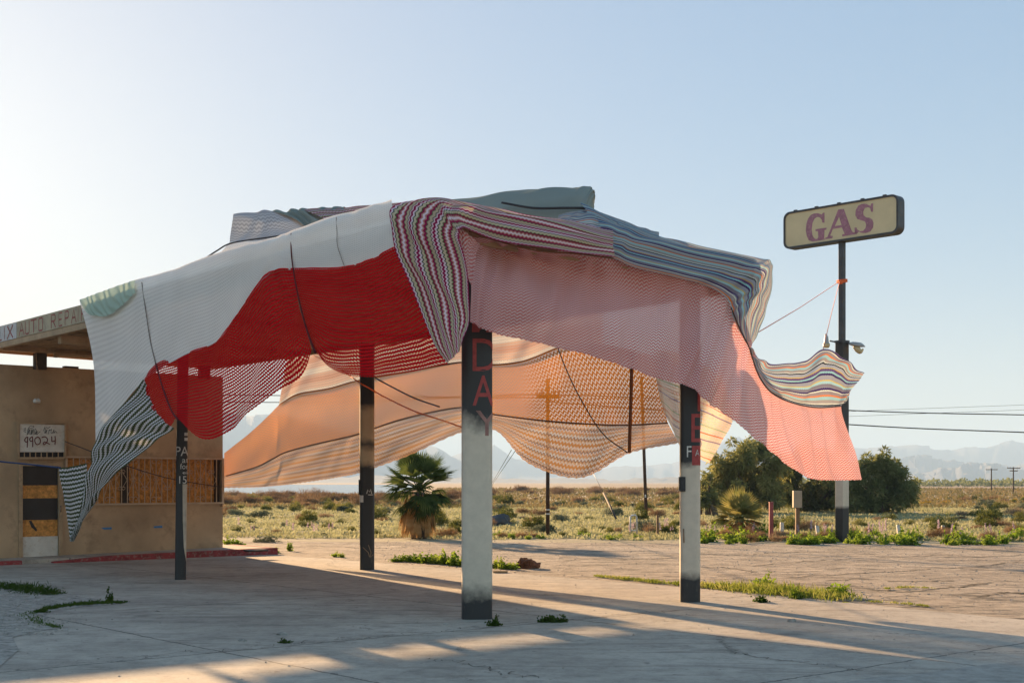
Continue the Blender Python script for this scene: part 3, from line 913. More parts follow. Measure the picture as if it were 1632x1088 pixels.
# white board over the door with its numbers and scrawl
bx = [(28, 673), (104, 674.5), (104, 729), (28, 731)]
def wallquad(name, pts, th, mat, parent, base=0.0):
    bm = bmesh.new()
    prism(bm, [W(x, y, base) for x, y in pts], [W(x, y, base + th) for x, y in pts])
    return bm_obj(name, bm, mat, parent)
ab = wallquad('address_board', [(31.5, 674.5), (103, 677), (102.5, 720), (31.5, 720)], .05, M['white'], bld)
bm = bmesh.new()
for a_, b_ in (((27.5, 672.5), (31, 731)), ((102.6, 674), (105.6, 730)), ((31.2, 672.8), (102.4, 675)), ((31.2, 728), (102.4, 731.5))):
    prism(bm, [W(*p, 0.002) for p in ((a_[0], a_[1]), (b_[0], a_[1]), (b_[0], b_[1]), (a_[0], b_[1]))], [W(*p, .085) for p in ((a_[0], a_[1]), (b_[0], a_[1]), (b_[0], b_[1]), (a_[0], b_[1]))])
for k in range(8):
    x = 38 + k * 9
    prism(bm, [W(x + i, y, .03) for i, y in ((0, 720.5), (1.6, 720.5), (1.6, 728), (0, 728))], [W(x + i, y, .06) for i, y in ((0, 720.5), (1.6, 720.5), (1.6, 728), (0, 728))])
bm_obj('board_frame', bm, M['trim'], ab)
wallquad('painted_transom_recess', [(31.5, 720.6), (102.4, 720.6), (102.4, 728), (31.5, 728)], .006, M['black'], ab)  # flat black sheet; the dark of a recess is painted, not modelled
sc = 90 / 1632
def bpt(x, y, o_=.054): return W(20 + x * sc, 668 + y * sc, o_)
def strokes(name, lists, w, mat, parent, n=14, off=.054):
    ps = []
    for i, st in enumerate(lists):
        v, f = ribbon2d(st, w, n)
        ps.append(([bpt(x, y, off + i * 0.0006) for x, y in v], f))
    v, f = join_data(ps)
    return mesh_obj(name, v, f, mat, parent)
strokes('house_number', [[(440, 515), (400, 520), (350, 590), (380, 650), (435, 640)], [(440, 515), (430, 660), (425, 800)],
    [(570, 500), (530, 520), (495, 580), (530, 635), (580, 610)], [(572, 500), (585, 640), (580, 785)],
    [(720, 510), (650, 560), (650, 660), (705, 730), (790, 690), (805, 600), (760, 520), (715, 510)],
    [(855, 520), (930, 500), (1010, 560), (990, 660), (910, 730), (885, 700), (930, 650), (1070, 715)],
    [(1130, 500), (1135, 560), (1135, 635), (1180, 632), (1225, 625)], [(1228, 490), (1235, 600), (1225, 720)]], 30, M['ox_red'], ab)
strokes('scrawl', [[(330, 290), (370, 245), (375, 310), (335, 310)], [(320, 340), (390, 375)], [(460, 250), (520, 190), (620, 200), (560, 250), (470, 260)],
    [(420, 450), (440, 300), (470, 280), (440, 440), (500, 290), (490, 430)], [(520, 440), (560, 280), (545, 440), (600, 280), (590, 440)],
    [(640, 430), (650, 280), (690, 330), (650, 430), (720, 340), (690, 440), (800, 350)],
    [(900, 330), (930, 230), (950, 300), (930, 400), (1000, 290), (960, 410)], [(980, 230), (1010, 260), (1090, 215)],
    [(1040, 420), (1060, 290), (1075, 330), (1130, 280), (1110, 380), (1150, 400), (1200, 290), (1190, 400), (1240, 340), (1290, 400)]], 13, M['ink'], ab, 30)
# window: frame, plywood, grille with scrolls
win = bmesh.new()
uvbox(win, wu0 + .001, wu1 - .001, WALL_V + .10, WALL_V + .14, wz0, wz1)
win = bm_obj('window', win, M['osb'], bld)
for px in (201, 290, 350):
    u = wu(px)
    bm = bmesh.new()
    uvbox(bm, u - .09, min(u + .09, wu1 - .002), WALL_V + .055, WALL_V + .098, wz0 + .001, wz1 - .001)
    bm_obj('mullion', bm, M['dark_wood'], win)
bm = bmesh.new()
gz0, gz1 = wz0 - .035, wz1 + .035
gu0, gu1 = wu(106), wu(354) - .03
uvbox(bm, gu0, gu1, WALL_V - .06, WALL_V - .02, gz0, gz0 + .04)
uvbox(bm, gu0, gu1, WALL_V - .06, WALL_V - .02, gz1 - .04, gz1)
uvbox(bm, gu0 - .04, gu0, WALL_V - .062, WALL_V - .018, gz0, gz1)
uvbox(bm, gu1, gu1 + .04, WALL_V - .062, WALL_V - .018, gz0, gz1)
gr_ = bm_obj('security_grille', bm, M['grille'], win)
nb = 27
bars = []
scr = []
H = gz1 - gz0
for k in range(1, nb):
    u = gu0 + (gu1 - gu0) * k / nb
    bars.append(tube_data([UV(u, WALL_V - .04, gz0 + .04), UV(u, WALL_V - .04, gz1 - .04)], .011, 4))
    def sq(pts): scr.append(tube_data([UV(u + a_, WALL_V - .045, gz0 + H * b_) for a_, b_ in pts], .006, 4, 12))
    wsp = (gu1 - gu0) / nb
    if k % 4 == 1:
        for s in (-1, 1):
            sq([(s * .02, .68), (s * wsp * .95, .52)]); sq([(s * .02, .36), (s * wsp * .95, .52)])
            sq([(0, .68), (s * .03, .73), (s * .08, .70), (s * .06, .66), (s * .03, .68)])
            sq([(0, .36), (s * .03, .31), (s * .08, .34), (s * .06, .38), (s * .03, .36)])
    if k % 4 == 3:
        for s in (-1, 1):
            sq([(s * wsp * .95, .86), (s * .02, .55)]); sq([(s * wsp * .95, .18), (s * .02, .50)])
            sq([(0, .52), (s * .03, .56), (s * .07, .53), (s * .04, .50), (0, .52)])
            sq([(0, .13), (s * .05, .17), (s * .10, .14), (s * .09, .09), (s * .04, .10)])
            sq([(0, .91), (s * .05, .95), (s * .10, .92), (s * .09, .87), (s * .04, .88)])
v_, f_ = join_data(bars)
mesh_obj('bars', v_, f_, M['grille'], gr_)
v_, f_ = join_data(scr)
mesh_obj('scrollwork', v_, f_, M['grille'], gr_)
M['red_streak'] = paint('red_paint_streak', (0.30, 0.08, 0.06), 0.8, 0.2, 8)
for pts in ([(161, 840.5), (178, 839.5), (178, 843), (166, 843.5)], [(245.5, 838), (258.5, 837), (259, 840.5), (245, 841)]):
    wallquad('tape_strip', pts, .004, M['tape'], bld)
tube('downpipe', [W(355.3, 730, .03), W(355.6, 770, .03), W(355.2, 800, .03), W(352.5, 806, .03)], .03, M['trim'], bld)
# dangling lamp sockets on a wire
wires = empty('dangling_sockets', W(60, 590, .2), 'pair of small white lamp sockets dangling from a twisted wire off the canopy post', 'lamp sockets')
tube('cord', [W(57.5, 548, .22), W(58, 575, .22), W(61, 592, .2), W(62, 605, .2), W(51, 611, .2), W(50, 615, .2), W(57, 616, .2), W(62, 622, .2), W(61, 636, .2)], .006, M['trim'], wires, n=50)
tube('cord', [W(59, 575, .2), W(58, 590, .2), W(62, 600, .2), W(60, 612, .2), W(58, 617, .2)], .005, M['trim'], wires, n=20)
for x in (56.5, 61):
    tube('socket', [W(x, 636, .2), W(x, 638, .22), W(x, 641, .24)], [.03, .05, .045], M['letter_white'], wires, seg=10)
# ------------------------------------------------------------------ knitted fabrics
K = {}
K['white'] = knit('white_knit', [(0, (0.90, 0.875, 0.84)), (0.62, (0.83, 0.80, 0.765))], 0.045, zig=0.020, zper=0.05, row=0.045, colp=0.05, hole=0.14, cover=0.6, trans=0.24)
K['red'] = knit('red_knit', [(0, (0.64, 0.010, 0.018)), (0.6, (0.50, 0.006, 0.012))], 0.050, zig=0.016, zper=0.05, row=0.050, colp=0.045, hole=0.8, cover=0.68, trans=0.42)
K['greenwhite'] = knit('green_and_white_knit', [(0, (0.075, 0.095, 0.05)), (0.55, (0.78, 0.82, 0.88))], 0.078, zig=0.018, zper=0.07, row=0.078, colp=0.05, hole=0.35, cover=0.5, trans=0.3)
K['mint'] = knit('mint_green_jersey', [(0, (0.52, 0.66, 0.57))], 0.2, row=0.03, colp=0.03, hole=0.25, cover=0.6, trans=0.4)
K['chevron'] = knit('crimson_olive_chevron_knit', [(0, (0.28, 0.010, 0.070)), (0.09, (0.74, 0.58, 0.66)), (0.17, (0.06, 0.08, 0.055)), (0.22, (0.58, 0.50, 0.34)), (0.33, (0.10, 0.12, 0.055)), (0.38, (0.26, 0.012, 0.065)),
     (0.45, (0.52, 0.24, 0.21)), (0.51, (0.78, 0.65, 0.71)), (0.60, (0.52, 0.24, 0.21)), (0.66, (0.30, 0.010, 0.075)), (0.74, (0.10, 0.12, 0.07)), (0.78, (0.50, 0.40, 0.28)), (0.90, (0.08, 0.10, 0.07)), (0.94, (0.66, 0.48, 0.52))], 0.34, zig=0.024, zper=0.06, row=0.05, colp=0.05, hole=0.10, cover=0.75, trans=0.2)
K['pink'] = knit('brick_and_white_zigzag_knit', [(0, (0.58, 0.15, 0.145)), (0.52, (0.88, 0.67, 0.66))], 0.040, zig=0.030, zper=0.066, row=0.040, colp=0.033, hole=0.3, cover=0.64, trans=0.25)
K['stripe'] = knit('multicolour_striped_knit', [(0, (0.284, 0.554, 0.617)), (0.05, (0.055, 0.031, 0.137)), (0.10, (0.328, 0.345, 0.412)), (0.20, (0.612, 0.468, 0.110)), (0.23, (0.360, 0.616, 0.686)), (0.29, (0.218, 0.209, 0.274)), (0.38, (0.055, 0.031, 0.137)),
     (0.43, (0.710, 0.764, 0.686)), (0.46, (0.306, 0.271, 0.302)), (0.54, (0.718, 0.197, 0.041)), (0.58, (0.328, 0.567, 0.631)), (0.66, (0.360, 0.333, 0.329)), (0.74, (0.655, 0.715, 0.686)), (0.77, (0.022, 0.025, 0.041)), (0.81, (0.371, 0.407, 0.494)), (0.90, (0.568, 0.431, 0.123)), (0.93, (0.131, 0.074, 0.220))], 0.46, zig=0.006, zper=0.04, row=0.04, colp=0.04, hole=0.12, cover=0.6, trans=0.28)
K['orange'] = knit('orange_zigzag_knit', [(0, (0.60, 0.215, 0.028)), (0.62, (0.72, 0.32, 0.07))], 0.066, zig=0.052, zper=0.10, row=0.066, colp=0.05, hole=0.46, cover=0.66, trans=0.50, brk=0.0)
K['peach'] = knit('peach_and_cream_band_knit', [(0, (0.90, 0.82, 0.72)), (0.30, (0.80, 0.54, 0.40)), (0.45, (0.74, 0.42, 0.29)), (0.70, (0.84, 0.58, 0.44))], 0.42, zig=0.014, zper=0.08, row=0.05, colp=0.05, hole=0.3, cover=0.6, trans=0.5)
K['rust'] = knit('rust_and_peach_striped_knit', [(0, (0.672, 0.344, 0.139)), (0.16, (0.722, 0.508, 0.361)), (0.34, (0.344, 0.205, 0.156)), (0.42, (0.705, 0.410, 0.230)), (0.60, (0.689, 0.541, 0.435)), (0.74, (0.377, 0.238, 0.180)), (0.82, (0.722, 0.476, 0.295))], 0.26, zig=0.034, zper=0.085, row=0.065, colp=0.05, hole=0.35, cover=0.62, trans=0.48)
K['cream'] = knit('cream_striped_jersey', [(0, (0.72, 0.63, 0.52)), (0.22, (0.35, 0.45, 0.25)), (0.27, (0.72, 0.63, 0.52)), (0.50, (0.60, 0.22, 0.12)), (0.55, (0.72, 0.62, 0.50)), (0.76, (0.25, 0.20, 0.30)), (0.81, (0.72, 0.63, 0.52))], 0.42, row=0.05, colp=0.05, hole=0.3, cover=0.6, trans=0.36)
K['grey'] = knit('grey_check_knit', [(0, (0.30, 0.31, 0.34)), (0.5, (0.46, 0.48, 0.52))], 0.10, zig=0.05, zper=0.10, row=0.05, colp=0.05, hole=0.12, cover=0.6, trans=0.2)
K['tarp'] = knit('grey_green_stretch_jersey', [(0, (0.25, 0.285, 0.265))], 0.3, row=0.03, colp=0.03, hole=0.05, cover=0.6, trans=0.15)
K['seam'] = paint('dark_seam_cord', (0.06, 0.045, 0.04), 0.9, 0.3, 20)
K['brown_seam'] = paint('brown_seam_cord', (0.15, 0.06, 0.025), 0.9, 0.3, 20)
K['grey_seam'] = paint('grey_seam_cord', (0.22, 0.18, 0.16), 0.9, 0.3, 20)
K['red_seam'] = paint('dark_red_seam_cord', (0.10, 0.008, 0.012), 0.9, 0.3, 20)

# ------------------------------------------------------------------ draped cloth
def wp(p, plane):
    off = p[2] if len(p) > 2 else 0.0
    if plane is None: return np.array(P(p[0], p[1], off))
    return np.array(P(p[0], p[1], plane(p[0]) + off))
CL = {}
def cloth(name, rows, plane, mat, parent, nu=90, nv=40, folds=(), jag=None, label=None, uvk=1.0, uvshift=0.0, swap=False, seed=0):
    """rows: lists of (photo x, photo y, metres behind the plane), one list per seam across the panel"""
    ctrl = np.array([[wp(p, plane) for p in r] for r in rows])            # (rows, cols, 3)
    a_ = np.array([catmull(r, nu) for r in ctrl])                          # along
    g = np.array([catmull(a_[:, i], nv) for i in range(nu)])               # (nu, nv, 3)
    s = np.linspace(0, 1, nu)[:, None]; t = np.linspace(0, 1, nv)[None, :]
    du = np.gradient(g, axis=0); dv = np.gradient(g, axis=1)
    nr = np.cross(du, dv)
    nr /= np.linalg.norm(nr, axis=2, keepdims=True) + 1e-9
    r = np.random.default_rng(seed + 11)
    w = np.zeros((nu, nv))
    for fs, ft, am in folds:                                               # waves: cycles along, cycles across, amplitude
        ph = r.uniform(0, 6.28)
        w += am * np.sin(2 * math.pi * (fs * s + ft * t) + ph + 1.3 * np.sin(2 * math.pi * (0.37 * fs * s + 0.8 * t) + ph))
    edge = np.minimum(1, 6 * np.minimum(np.minimum(s, 1 - s) + 0.1, np.minimum(t, 1 - t) + 0.1))
    g = g + nr * (w * edge)[:, :, None]
    if jag:
        n_, am = jag
        z = np.where(np.arange(nu) % 2 == 0, 1, -1) * am
        dirn = g[:, -1] - g[:, -2]
        dirn /= np.linalg.norm(dirn, axis=1, keepdims=True) + 1e-9
        g[:, -1] += dirn * z[:, None]
    lu = np.concatenate([[0], np.cumsum(np.linalg.norm(np.diff(g, axis=0), axis=2).mean(axis=1))])
    lv = np.concatenate([[0], np.cumsum(np.linalg.norm(np.diff(g, axis=1), axis=2).mean(axis=0))])
    uv = np.stack(np.meshgrid(lu * uvk, lv * uvk + uvshift, indexing='ij'), axis=2).reshape(-1, 2)
    if swap: uv = uv[:, ::-1]
    F = []
    for i in range(nu - 1):
        for j in range(nv - 1):
            k = i * nv + j
            F.append((k, k + nv, k + nv + 1, k + 1))
    o = mesh_obj(name, g.reshape(-1, 3), F, mat, parent, smooth=True, uvs=uv, label=label)
    CL[name + str(seed)] = g
    return o
def seam(name, pts, plane, rad, mat, parent, n=40, label=None):
    return tube(name, [wp(p, plane) for p in pts], rad, mat, parent, seg=6, n=n, label=label)

# --- left side drape: white over red, with the green flap at its tail
side = empty('side_drape', P(400, 480, DL(400)), 'white and red knitted cloth with green striped tail on the canopy left side', 'draped cloth')
top = [(128, 485), (192, 462), (231, 448), (292, 429), (345, 408), (405, 390), (438, 379), (466, 370), (540, 345), (585, 333), (624, 320)]
back = [(128, 483, .9), (192, 461, .9), (231, 447, .9), (292, 428, .9), (345, 407.5, .9), (405, 389.5, .9), (438, 378.5, .9), (466, 369, .9), (540, 344.5, .9), (585, 333, .9), (624, 321, .9)]
mid = [(149, 580, -.05), (193, 560, -.08), (233, 527, -.12), (294, 497, -.12), (348, 475, -.12), (404, 428, -.12), (438, 405, -.1), (466, 399, -.1), (540, 386, -.1), (585, 373, -.1), (626, 357, -.1)]
bot = [(152, 703, -.05), (191, 650, -.10), (232, 604, -.15), (292, 567, -.15), (346, 543, -.15), (391, 482, -.14), (435, 432, -.12), (466, 430, -.12), (540, 428, -.12), (585, 416, -.12), (628, 396, -.12)]
cloth('white_panel', [back, top, mid, bot], DL, K['white'], side, 130, 44, [(5, .2, .008), (13, .3, .003)], label='white knitted panel')
cloth('mint_panel', [[(126, 478, -.12), (150, 469, -.16), (180, 458, -.16), (215, 446, -.14)], [(134, 493, -.22), (158, 489, -.24), (188, 475, -.24), (214, 459, -.2)],
     [(143, 502, -.24), (170, 503, -.26), (196, 485, -.26), (215, 466, -.22)]], DL, K['mint'], side, 60, 14, [(9, 0, .014)], label='ruffled mint green strip')
cloth('red_panel', [[(230, 603, -.16), (252, 578, -.16), (300, 561, -.16), (348, 540, -.16), (386, 486, -.16), (420, 441, -.15), (440, 429, -.15), (466, 427, -.14)],
     [(236, 640, -.3), (262, 626, -.3), (310, 610, -.25), (352, 595, -.25), (395, 560, -.3), (432, 520, -.25), (458, 500, -.22), (478, 490, -.2)],
     [(256, 668, -.42), (276, 662, -.45), (318, 664, -.4), (362, 645, -.4), (394, 622, -.2), (437, 580, -.28), (466, 548, -.26), (487, 520, -.22)],
     [(272, 679, -.45), (283, 668, -.5), (322, 699, -.45), (366, 687, -.42), (393, 660, -.1), (440, 624, -.3), (478, 602, -.28), (497, 558, -.25)]],
     DL, K['red'], side, 120, 60, [(5, .5, .02), (11, 1.5, .006)], jag=(0, .006), label='red knitted panel gathered at the thin column', seed=1)
cloth('red_panel', [[(466, 427, -.14), (505, 426, -.14), (545, 425, -.14), (586, 414, -.14), (628, 393, -.14)],
     [(474, 466, -.18), (522, 474, -.18), (570, 472, -.18), (614, 460, -.18), (650, 440, -.18)],
     [(483, 508, -.2), (532, 530, -.22), (581, 532, -.22), (632, 518, -.22), (678, 497, -.2)],
     [(492, 535, -.2), (522, 572, -.28), (583, 573, -.3), (641, 560, -.28), (697, 545, -.25)],
     [(503, 562, -.2), (535, 591, -.3), (585, 600, -.35), (650, 593, -.33), (713, 579, -.28)]], DL, K['red'], side, 110, 60, [(4, .3, .015), (9, .5, .005)], jag=(0, .008), label='red knitted panel behind the dark column', seed=2)
cloth('striped_flap', [[(230, 604, -.2), (190, 649, -.25), (158, 690, -.3), (144, 733, -.3), (134, 785, -.3), (113, 862, -.3)],
     [(246, 652, -.4), (211, 684, -.45), (180, 718, -.5), (155, 757, -.5), (141, 800, -.4), (115, 862, -.32)],
     [(276, 682, -.46), (241, 708, -.5), (208, 738, -.55), (172, 767, -.5), (148, 803, -.4), (118, 858, -.32)]], DL, K['greenwhite'], side, 90, 40, [(4, 1.5, .03), (2, 3, .025)], label='green and white striped tail', swap=False)
cloth('striped_flap', [[(95, 745, -.3), (115, 743, -.3), (138, 737, -.3)], [(101, 795, -.3), (116, 795, -.35), (135, 788, -.3)], [(112, 861, -.3), (113, 862, -.3), (115, 863, -.3)]],
     DL, K['greenwhite'], side, 30, 30, [(1.5, .3, .03)], label='loose green and white corner tied by a blue rope', seed=3)
seam('seam_cord', [(226, 450, -.06), (233, 500, -.14), (240, 545, -.17), (248, 579, -.2)], DL, .010, K['grey_seam'], side)
seam('seam_cord', [(248, 579, -.2), (262, 625, -.34), (274, 655, -.5), (284, 669, -.55)], DL, .015, K['red_seam'], side)
seam('seam_cord', [(464, 372, -.05), (464, 400, -.14), (467, 427, -.18), (474, 466, -.22), (484, 508, -.25), (494, 540, -.26), (503, 562, -.25)], DL, [.008, .010, .013, .016], K['red_seam'], side)
seam('seam_cord', [(536, 346, -.05), (537, 370, -.12), (538, 392, -.14), (549, 425, -.17)], DL, .005, K['grey_seam'], side)

# --- front drape: chevron corner, pink zigzag curtain, striped panels
front = empty('front_drape', P(950, 480, DF(950)), 'pink zigzag cloth with chevron and multicolour striped borders hanging from the front of the canopy', 'draped cloth')
def mixplane(px): return DL(px, -.2) if px < 738 else DF(px, -.2)
cloth('chevron_panel', [
     [(712, 579, -.28), (690, 541, -.24), (656, 461, -.18), (630, 398, -.12), (622, 347, -.04), (634, 323, .12), (690, 319, .30), (742, 322, .45), (800, 334, .40), (900, 350, .25), (978, 366, .1)],
     [(724, 567, -.3), (717, 521, -.28), (700, 455, -.22), (684, 400, -.18), (676, 358, -.12), (686, 330, -.06), (708, 322, .0), (745, 330, -.06), (802, 343, -.06), (900, 366, -.06), (978, 383, -.06)],
     [(737, 551, -.32), (748, 500, -.32), (745, 447, -.28), (737, 400, -.24), (733, 376, -.22), (733, 367, -.22), (735, 364, -.22), (748, 367, -.12), (804, 385, -.1), (900, 400, -.1), (978, 410, -.1)]],
     mixplane, K['chevron'], front, 150, 40, [(6, .6, .018), (3, 2.2, .014)], label='burgundy, olive and cream chevron border wrapping the corner')
cloth('zigzag_panel', [
     [(738, 372, .02), (790, 383, .0), (850, 397), (920, 402), (990, 413), (1075, 440), (1130, 449), (1166, 476, .08), (1186, 518, .12), (1199, 552, .12), (1215, 603, .1), (1255, 638, .1), (1300, 648, .1), (1341, 646, .1)],
     [(752, 394, .12), (794, 405, .34), (850, 422, .34), (920, 443, .34), (992, 459, .28), (1070, 476, .17), (1128, 494, .14), (1161, 513, .14), (1179, 545, .1), (1198, 577, .1), (1221, 624, .1), (1259, 655, .1), (1303, 664, .1), (1345, 662, .1)],
     [(751, 455, -.05), (786, 465, -.05), (850, 480, -.05), (920, 502, -.05), (994, 522, -.05), (1060, 540, -.05), (1115, 557, -.05), (1142, 580, -.05), (1165, 605, .0), (1199, 640, .05), (1234, 682, .1), (1274, 711, .1), (1314, 716, .1), (1362, 716, .1)],
     [(750, 513, -.08), (784, 529, -.08), (850, 545, -.08), (920, 561, -.08), (1000, 585, -.08), (1050, 604, -.08), (1100, 616, -.08), (1122, 636, -.1), (1155, 660, -.05), (1206, 699, .0), (1248, 736, .1), (1290, 761, .1), (1330, 765, .1), (1374, 764, .1)]],
     DF, K['pink'], front, 200, 70, [(19, .25, .028), (8, .15, .022), (37, .3, .008)], jag=(0, .006), label='brick red and white zigzag curtain with free right corner')
cloth('gathered_corner', [[(729, 362, -.05), (740, 368, -.02), (760, 385, .08), (771, 396, .12)], [(732, 400, -.03), (742, 400, .02), (752, 400, .1), (760, 402, .14)], [(738, 432, -.02), (745, 440, .02), (749, 450, .08), (752, 455, .1)]],
     mixplane, K['pink'], front, 40, 24, [(6, .3, .012)], label='gathered zigzag cloth at the corner')
cloth('striped_panel', [
     [(925, 322, 1.6), (955, 338, 1.0), (1010, 362, .45), (1080, 383, .4), (1150, 399, .4), (1210, 411, .4), (1228, 416, .4), (1232, 430, .6), (1231, 456, .6), (1222, 490, .5), (1208, 532, .3), (1197, 552, .1)],
     [(945, 352, .5), (975, 359, .1), (1012, 373, .0), (1080, 392, .0), (1150, 407, .0), (1206, 419, .0), (1222, 424, .0), (1225, 436, .1), (1220, 458, .2), (1210, 490, .2), (1199, 530, .15), (1195, 551, .1)],
     [(965, 383, .0), (985, 389, -.1), (1015, 401, -.1), (1082, 418, -.1), (1148, 434, -.1), (1186, 446, -.08), (1198, 452, -.06), (1200, 463, -.03), (1197, 480, 0), (1191, 506, .03), (1190, 535, .06), (1193, 551, .1)],
     [(976, 409, -.1), (988, 415, -.1), (1020, 428, -.1), (1085, 443, -.1), (1132, 457, -.1), (1157, 474, -.08), (1163, 482, -.06), (1166, 493, -.03), (1168, 505, 0), (1176, 522, .03), (1186, 541, .06), (1192, 551, .1)]],
     DF, K['stripe'], front, 150, 44, [(9, .8, .010), (4, 2.5, .010)], label='blue, orange and purple striped cloth over the roof edge')
cloth('striped_panel', [[(890, 343, 1.2), (925, 335, 1.4), (955, 337, 1.3), (1010, 358, 1.0), (1050, 370, .9)], [(890, 352, .5), (925, 347, .6), (958, 348, .5), (1010, 367, .4), (1050, 378, .4)], [(890, 366, .1), (930, 368, .1), (965, 372, .08), (1010, 384, .1), (1050, 392, .12)]],
     DF, K['stripe'], front, 50, 20, [(5, 1.0, .01)], label='purple and blue striped strip behind the roof edge', uvshift=.3, seed=8)
cloth('striped_panel', [
     [(1193, 549, .1), (1204, 564, .05), (1220, 576, .0), (1248, 580, .0), (1285, 574, .1), (1312, 556, .2), (1342, 568, .2), (1366, 588, .2), (1377, 594, .2)],
     [(1194, 552, .1), (1205, 578, .0), (1224, 600, -.12), (1252, 607, -.15), (1285, 605, -.1), (1313, 592, .0), (1337, 599, .1), (1355, 608, .15), (1366, 608, .2)],
     [(1195, 556, .1), (1206, 592, .0), (1226, 622, -.02), (1258, 639, 0), (1290, 647, 0), (1313, 649, .05), (1330, 648, .05), (1340, 646, .05), (1346, 640, .1)]],
     DF, K['stripe'], front, 110, 40, [(5, 1.0, .03), (9, .4, .01)], label='striped cloth flying loose from the right corner', uvshift=.17, seed=5)
seam('seam_cord', [(1165, 490, -.04), (1182, 530, .0), (1195, 556, .02), (1207, 593, -.04), (1227, 623, -.06), (1258, 640, -.04), (1300, 649, -.0), (1341, 647, .0)], DF, .010, K['seam'], front)
seam('seam_cord', [(748, 369, -.2), (804, 387, -.16), (860, 400, -.16), (920, 404, -.16), (978, 412, -.16)], DF, .010, K['brown_seam'], front, 60)

# --- far curtain
far = empty('back_curtain', P(800, 650, DR(800)), 'orange zigzag curtain with peach bands sagging in swags along the far side of the canopy', 'curtain')
s1 = [(357, 722), (398, 690), (428, 662), (445, 645), (475, 628), (525, 619), (572, 606), (650, 592), (735, 577), (785, 581), (835, 575), (889, 554), (960, 548), (1046, 570, -.1)]
s2 = [(357, 759), (408, 744), (436, 730), (456, 720), (500, 708), (540, 699), (572, 691), (640, 668), (735, 649), (785, 660), (867, 670), (949, 676), (1002, 677), (1064, 674, -.1)]
s3 = [(357, 777), (408, 776), (436, 774), (456, 772), (500, 766), (540, 760), (572, 753), (640, 730), (735, 689), (790, 686), (842, 738), (925, 761), (1003, 722), (1082, 706, -.1)]
bulge = lambda row, k: [(p[0], p[1], (p[2] if len(p) > 2 else 0) + k * math.sin(math.pi * min(1, max(0, (p[0] - 357) / 380 if p[0] < 735 else (p[0] - 735) / 310)))) for p in row]
cloth('peach_band', [[(457, 573), (480, 563), (525, 548), (572, 535), (650, 520), (735, 505), (785, 498), (835, 488), (889, 478), (960, 466)],
     bulge([(450, 612), (477, 597), (525, 585), (572, 571), (650, 557), (735, 543), (785, 542), (835, 534), (889, 518), (960, 508)], .1),
     bulge([(444, 647), (475, 630), (525, 621), (572, 608), (650, 594), (735, 579), (785, 583), (835, 577), (889, 556), (960, 550)], .15)], DR, K['peach'], far, 110, 26, [(8, .2, .010)], label='peach and cream banded strip')
cloth('orange_panel', [s1, bulge([tuple((np.array(a_[:2]) + np.array(b_[:2])) / 2) for a_, b_ in zip(s1, s2)], .3), bulge(s2, .2)], DR, K['orange'], far, 170, 40, [(5, .3, .010), (14, .2, .004)], label='orange zigzag strip')
cloth('rust_band', [bulge(s2, .2), bulge([tuple((np.array(a_[:2]) * .5 + np.array(b_[:2]) * .5)) for a_, b_ in zip(s2, s3)], .1), s3], DR, K['rust'], far, 170, 36, [(6, .5, .012), (15, .3, .005)], jag=(0, .008), label='rust and peach striped strip along the bottom')
cloth('cream_panel', [[(1040, 560, -.3), (1070, 560, -.3), (1110, 575, -.2), (1150, 600, 0)], [(1046, 610, -.3), (1082, 625, -.3), (1120, 640, -.2), (1168, 664, .2)],
     [(1056, 655, -.3), (1088, 680, -.3), (1120, 695, -.2), (1150, 703, .1)], [(1082, 706, -.3), (1100, 722, -.3), (1118, 732, -.2), (1131, 738, 0)]], DR, K['cream'], far, 50, 40, [(2, .5, .05)], label='cream cloth with thin coloured stripes', swap=False)
seam('seam_cord', bulge(s1[3:12], .15), DR, .014, K['brown_seam'], far, 80)
seam('seam_cord', bulge(s2, .2), DR, .014, K['brown_seam'], far, 90)
seam('seam_cord', [(1007, 560, -.1), (1006, 620, -.1), (1004, 680, -.1), (1003, 721, -.1)], DR, .030, K['brown_seam'], far, 30)
seam('seam_cord', [(598, 602, 0), (620, 614, -.05), (660, 634, -.05), (700, 648, -.05)], DR, .014, K['seam'], far, 30)

# --- cover over the roof ridge
roofc = empty('roof_cover', P(650, 345, 19), 'grey, green and chevron cloth pulled over the raised ridge on top of the canopy', 'cloth cover')
def ridge(px): return 22.2 - (px - 370) / 575 * 3.2
cloth('grey_panel', [[(371, 344, 1.0), (405, 341, 1.0), (440, 338, 1.0), (500, 339, 1)], [(372, 343), (405, 340, 0), (436, 338, 0), (492, 364, -.6)], [(368, 370, -.3), (405, 372, -.5), (440, 366, -.6), (492, 372, -.8)], [(366, 386, -.6), (410, 384, -.8), (450, 376, -1.0), (500, 366, -1.1)]],
      ridge, K['grey'], roofc, 50, 40, [(3, 1, .01)], label='grey patterned panel')
cloth('pale_skirt', [[(366, 385, -.6), (410, 383, -.8), (450, 376, -1.0), (500, 364, -1.15)], [(355, 398, -.85), (410, 396, -1.), (455, 386, -1.15), (500, 374, -1.25)], [(336, 415, -.9), (410, 410, -1.1), (460, 396, -1.25), (500, 384, -1.3)]],
      ridge, K['white'], roofc, 40, 20, [(3, .5, .01)], label='pale blue grey skirt below the rope')
cloth('green_panel', [[(434, 338.5, .9), (470, 336, .9), (510, 334, .9), (560, 333, .9)], [(436, 338), (470, 335.5), (510, 333.5), (548, 331)], [(468, 349, -.35), (495, 348, -.35), (522, 344, -.3), (556, 342, -.25)], [(500, 372, -.9), (520, 366, -.9), (545, 358, -.8), (575, 350, -.7)]],
      ridge, K['tarp'], roofc, 50, 24, [(5, 1, .03)], label='dark green pleated panel')
